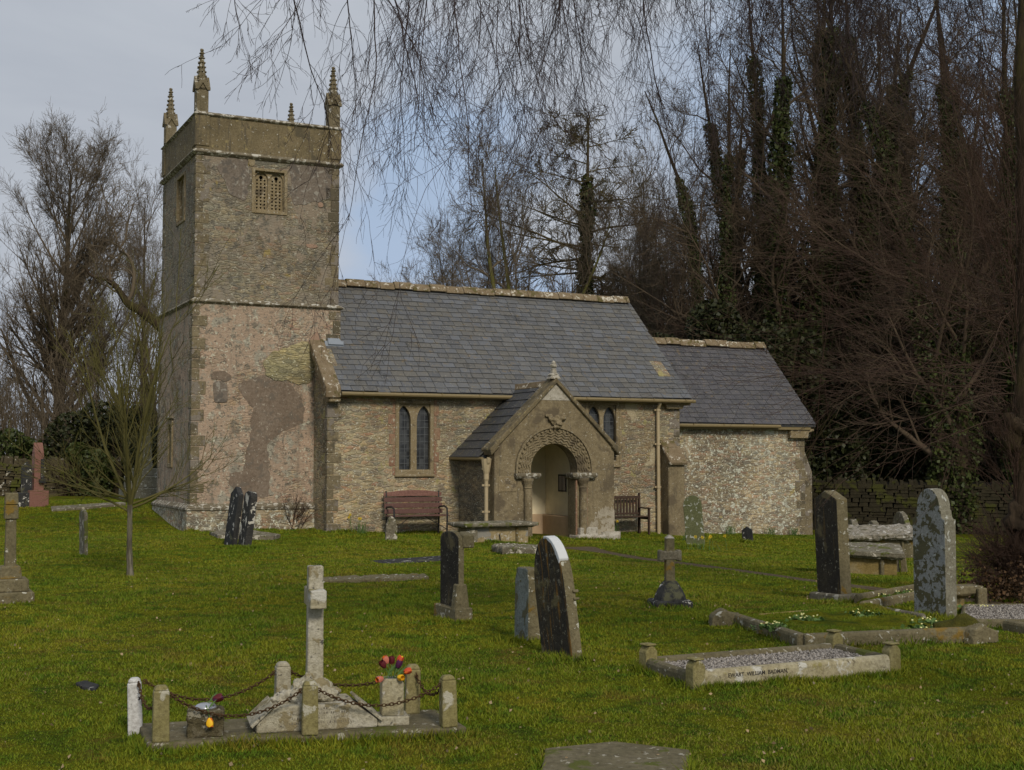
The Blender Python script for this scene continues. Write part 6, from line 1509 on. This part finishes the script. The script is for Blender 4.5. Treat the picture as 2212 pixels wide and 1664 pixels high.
def prim(label, u, v, nf, seed, dz=.06):
    x, y, z = G(u, v, dz); t = empty('primrose_clump', label, 'primroses', (x, y, z + dz), 0, 'primroses on the graves'); rg = np.random.default_rng(seed)
    n = 70; C = rg.normal(size=(n, 3)) * np.array([.07, .05, .012]) + np.array([0, 0, .015]); V, F, a = leaves(C, .045, rg, -.4); np_mesh('leaves', V, F, M['ivy'] if False else PM['green'], t, attr={'vary': a})
    m = MB()
    for i in range(nf):
        c = Vector((rg.normal(0, .06), rg.normal(0, .045), rg.uniform(.03, .06))); ax = Vector((rg.normal(0, .4), -.6, 1)).normalized(); q = ax.to_track_quat('Z', 'Y').to_matrix().to_4x4(); q.translation = c; m.M = q
        m.add([(.011 * math.cos(k * math.pi / 5) * (1 if k % 2 else .65), .011 * math.sin(k * math.pi / 5) * (1 if k % 2 else .65), 0) for k in range(10)] + [(0, 0, -.003)], [(k, (k + 1) % 10, 10) for k in range(10)])
    m.M = None; m.build('flowers', PM['prim'], t)
for i, (u, v, nf, lb) in enumerate(((1668, 1358, 12, 'primroses at the left end of the raised grave'), (1739, 1341, 12, 'primroses on the raised grave, near its upper kerb'), (1870, 1331, 7, 'few primroses on the raised grave below the dark faced headstone'), (1909, 1293, 6, 'primroses between the kerbs right of the dark faced headstone'),
                                    (1957, 1286, 7, 'primroses left of the pale headstone'), (2007, 1348, 9, 'primroses at the foot of the pale headstone'), (2112, 1318, 14, 'thick primroses before the stone trough'), (2135, 1320, 14, 'thick primroses right of the trough'), (1985, 1362, 5, 'few primroses on the raised grave near the moss mound'))):
    prim(lb, u, v, nf, i, .09 if v > 1325 and u < 2010 else .02)

# ------------------------------------------------------------------ dry-stone walls
def drywall(name, label, path, h, seed, mossy=False):  # mossy: moss, and tree shade put into the stone colour
    rg = random.Random(seed); pts = [Vector((p[0], p[1])) for p in path]; x0, y0 = pts[0]; z0 = float(gheight(x0, y0)); t = empty(name, label, 'wall', (x0, y0, z0))
    m = MB(); cop = MB()
    for i in range(len(pts) - 1):
        a, b = pts[i], pts[i + 1]; d = b - a; L = d.length; d.normalize(); n = Vector((-d.y, d.x)); an = math.atan2(d.y, d.x)
        z = -.15
        while z < h:
            hh = rg.uniform(.07, .15); s = rg.uniform(-.2, 0)
            while s < L:
                w = rg.uniform(.14, .46); c = a + d * (s + w / 2); g = float(gheight(c.x, c.y)) - z0; o = rg.uniform(-.035, .035) - (z / h) * .05
                m.cur = rg.random(); m.M = Matrix.Translation((c.x - x0, c.y - y0, g + z)) @ Matrix.Rotation(an + rg.uniform(-.07, .07), 4, 'Z') @ Matrix.Rotation(rg.uniform(-.04, .04), 4, 'Y')
                k = rg.uniform(.0, .03); m.add([(-w / 2 + .008, -.2 + o, .004), (w / 2 - .008, -.2 + o, .004), (w / 2 - .008, .2, .004), (-w / 2 + .008, .2, .004), (-w / 2 + .012 + k, -.2 + o + .012, hh - .006), (w / 2 - .012 - k * .5, -.2 + o + .01, hh - .006), (w / 2 - .01, .2, hh - .004), (-w / 2 + .01, .2, hh - .004)], [(0, 3, 2, 1), (4, 5, 6, 7), (0, 1, 5, 4), (1, 2, 6, 5), (2, 3, 7, 6), (3, 0, 4, 7)])
                s += w
            z += hh
        m.M = None; s = 0
        while s < L:
            w = rg.uniform(.07, .16); c = a + d * (s + w / 2); g = float(gheight(c.x, c.y)) - z0; q = rg.uniform(.12, .24)
            cop.M = Matrix.Translation((c.x - x0, c.y - y0, g + h)) @ Matrix.Rotation(an + rg.uniform(-.1, .1), 4, 'Z') @ Matrix.Rotation(rg.uniform(-.35, .25), 4, 'Y')
            cop.prism([(-.16, -.03), (-.15, q * .7), (-.03, q), (.12, q * .8), (.15, -.03)], 'yz', -w / 2 + .005, w / 2 - .005); s += w
    m.build('stones', M['wall_shade_toned'] if mossy else M['drystone'], t); cop.build('cope_stones', M['wall_shade_toned'] if mossy else M['drystone'], t)  # mossy also picks the stone with tree shade in its colour
    V = []
    core = MB()
    for i in range(len(pts) - 1):
        a, b = pts[i], pts[i + 1]; d = (b - a).normalized(); n = Vector((-d.y, d.x)) * .14; q = [(p.x - x0, p.y - y0) for p in (a - n, b - n, b + n, a + n)]; core.prism(q, 'xy', -1.0, h - .02 if h > .5 else h)
    core.build('core', M['void'], t)
xl = lambda u, y: (at_px(u, y), y)
drywall('drystone_wall', 'lichened dry-stone wall at the left behind the pink obelisk', [xl(-150, 38.5), xl(60, 39.3), xl(230, 40.5), xl(420, 42)], .98, 1)
drywall('drystone_wall', 'mossy dry-stone wall, tree shade in its colour, under the wood at the right', [xl(1600, 39.5), xl(1790, 38.5), xl(1960, 38.2), xl(2120, 38.0), xl(2330, 37.6)], 1.35, 2, True)

# ------------------------------------------------------------------ grass: blades thick near the camera, thinning with distance
def inpoly(x, y, P):
    ins = np.zeros(len(x), bool); n = len(P)
    for i in range(n):
        x0, y0 = P[i]; x1, y1 = P[(i + 1) % n]; c = ((y0 > y) != (y1 > y)) & (x < (x1 - x0) * (y - y0) / (y1 - y0 + 1e-12) + x0); ins ^= c
    return ins
mask = [f for f in FLATS]
mask.append([in_plot(0, 0), in_plot(SL, 0), in_plot(SL, SW), in_plot(0, SW)])
kx, ky, ka = 1.27, 9.07, R(25.7); mask.append([(kx + a * math.cos(ka) - b * math.sin(ka), ky + a * math.sin(ka) + b * math.cos(ka)) for a, b in ((0, -.04), (KL, -.04), (KL + .1, KW + .04), (.05, KW + .04))])
mask.append(GPP)
chp = [church_xy(a, b) for a, b in ((-.15, -.16), (2.7, -.16), (2.7, -1.08), (5.9, -1.08), (5.9, -3.3), (9.1, -3.3), (9.1, -1.08), (12.1, -1.08), (12.1, -.3), (17, -.3), (17, 4.5), (-.15, 4.5))]; mask.append(chp)
PA = np.array([(p[0], p[1]) for p in PATH]); PWid = np.array([.9, .5, .38, .32, .30, .30, .30, .30, .32, .32])
def pathdist(x, y):
    best = np.full(len(x), 9.)
    for i in range(len(PA) - 1):
        a, b = PA[i], PA[i + 1]; d = b - a; t = np.clip(((x - a[0]) * d[0] + (y - a[1]) * d[1]) / (d @ d), 0, 1); q = np.hypot(x - a[0] - t * d[0], y - a[1] - t * d[1]) / (PWid[i] * .5); best = np.minimum(best, q)
    return best
def vnoise(x, y, f, seed):
    r = np.random.default_rng(seed); s = np.zeros(len(x))
    for k in range(5): a = r.uniform(0, 6.28); ff = f * r.uniform(.6, 1.6); s += np.sin(x * ff * math.cos(a) + y * ff * math.sin(a) + r.uniform(0, 6.28))
    return s / 3
def blades(n, y0, y1, seed, hmul=1.0, wmul=1.0, near=None, name='grass', lift=0.0):
    rg = np.random.default_rng(seed)
    if near is None:
        # density ~ 1/y^1.6 across a wedge a little wider than the view
        u = rg.uniform(0, 1, n); p = .35; y = (y0 ** p + u * (y1 ** p - y0 ** p)) ** (1 / p); x = rg.uniform(-.47, .47, n) * (y + 1.2)
    else:
        x, y = near(rg, n)
    ok = np.ones(n, bool)
    for P in mask: ok &= ~inpoly(x, y, P)
    ok &= pathdist(x, y) > 1.0 + .35 * vnoise(x, y, 5, 3)
    x, y = x[ok], y[ok]; n = len(x)
    tuft = vnoise(x, y, 2.6, 1) + .8 * vnoise(x, y, 9, 2)
    h = (.013 + .008 * np.clip(tuft + .6, 0, 2.0)) * rg.uniform(.5, 1.35, n) * hmul * (1 + .01 * y)
    w = (.0016 + .00042 * y) * rg.uniform(.7, 1.3, n) * wmul
    a = rg.uniform(0, 6.28, n); ln = rg.uniform(.15, 1.1, n) * h; la = rg.uniform(0, 6.28, n); z = gheight(x, y) - .004 + lift
    bx0, by0 = x - np.cos(a) * w, y - np.sin(a) * w; bx1, by1 = x + np.cos(a) * w, y + np.sin(a) * w
    tx, ty = x + np.cos(la) * ln, y + np.sin(la) * ln
    V = np.stack([np.stack([bx0, by0, z], 1), np.stack([bx1, by1, z], 1), np.stack([tx, ty, z + h], 1)], 1).reshape(-1, 3)
    o = np_mesh(name, V, np.arange(n * 3).reshape(n, 3), M['blade'], attr={'vary': np.repeat(np.clip(rg.uniform(0, 1, n) + .12 * vnoise(x, y, 1.3, 8), 0, 1), 3)})
    return tag(o, 'short mossy lawn grass covering the churchyard', 'grass', kind='stuff')
blades(800000, 5.6, 36, 1)
# longer uncut tufts round the feet of stones and kerbs
def around(rg, n):
    segs = []
    def poly(P, k=1):
        for i in range(len(P)): segs.append((P[i], P[(i + 1) % len(P)], k))
    poly(mask[-3] if False else mask[len(FLATS) + 1], 3); poly(mask[len(FLATS)], 2.2); poly(MPP, 1.5); poly(FLATS[0], .6); poly(GPP, 1)
    for i in range(8): segs.append((chp[i], chp[i + 1], .9))
    for u, v in ((1215, 1424), (1240, 1430), (1140, 1388), (975, 1345), (1000, 1345), (1800, 1303), (2010, 1335), (2050, 1342), (1447, 1314), (500, 1183), (530, 1186), (20, 1303), (45, 1303), (182, 1204), (282, 1250), (845, 1173), (1505, 1184), (1085, 1174), (1850, 1237), (2195, 1302), (1617, 1173), (80, 1093)):
        x, y, z = G(u, v); r = .13 + .006 * y; segs.append(((x - r, y), (x + r, y), .7)); segs.append(((x - r, y + .15), (x + r, y + .15), .5))
    L = np.array([math.hypot(b[0] - a[0], b[1] - a[1]) * k for a, b, k in segs]); c = rg.choice(len(segs), n, p=L / L.sum()); t = rg.uniform(0, 1, n)
    A = np.array([s[0][:2] for s in segs])[c]; B = np.array([s[1][:2] for s in segs])[c]; P = A * (1 - t)[:, None] + B * t[:, None] + rg.normal(size=(n, 2)) * .035
    return P[:, 0], P[:, 1]
blades(60000, 0, 0, 2, 2.6, 1.0, around, 'tufts')
# turf on the raised grave
def on_plot(rg, n):
    u, v = rg.uniform(.04, .97, n), rg.uniform(.04, .96, n); P = np.array([p[:2] for p in MPP]); C = P[0] * ((1 - u) * (1 - v))[:, None] + P[1] * (u * (1 - v))[:, None] + P[2] * (u * v)[:, None] + P[3] * ((1 - u) * v)[:, None]; return C[:, 0], C[:, 1]
blades(30000, 0, 0, 5, 1.1, 1.0, on_plot, 'turf_grass', .08)
# bits of straw, leaves and twigs dropped on the grass
rg = np.random.default_rng(6); n = 900; y = 6 + rg.uniform(0, 1, n) ** 1.6 * 20; x = rg.uniform(-.45, .45, n) * y
C = np.stack([x, y, gheight(x, y) + .02], 1); V, F, a = leaves(C, .022, rg, 0); V[:, 2] = np.clip(V[:, 2], gheight(V[:, 0], V[:, 1]) + .01, None)
tag(np_mesh('fallen_leaves', V, F, leafmat('pale_dead_leaf', (.22, .15, .09), (.36, .28, .17), 3.0), attr={'vary': a}), 'pale scattered dead leaves on the grass', 'leaf litter', kind='stuff')
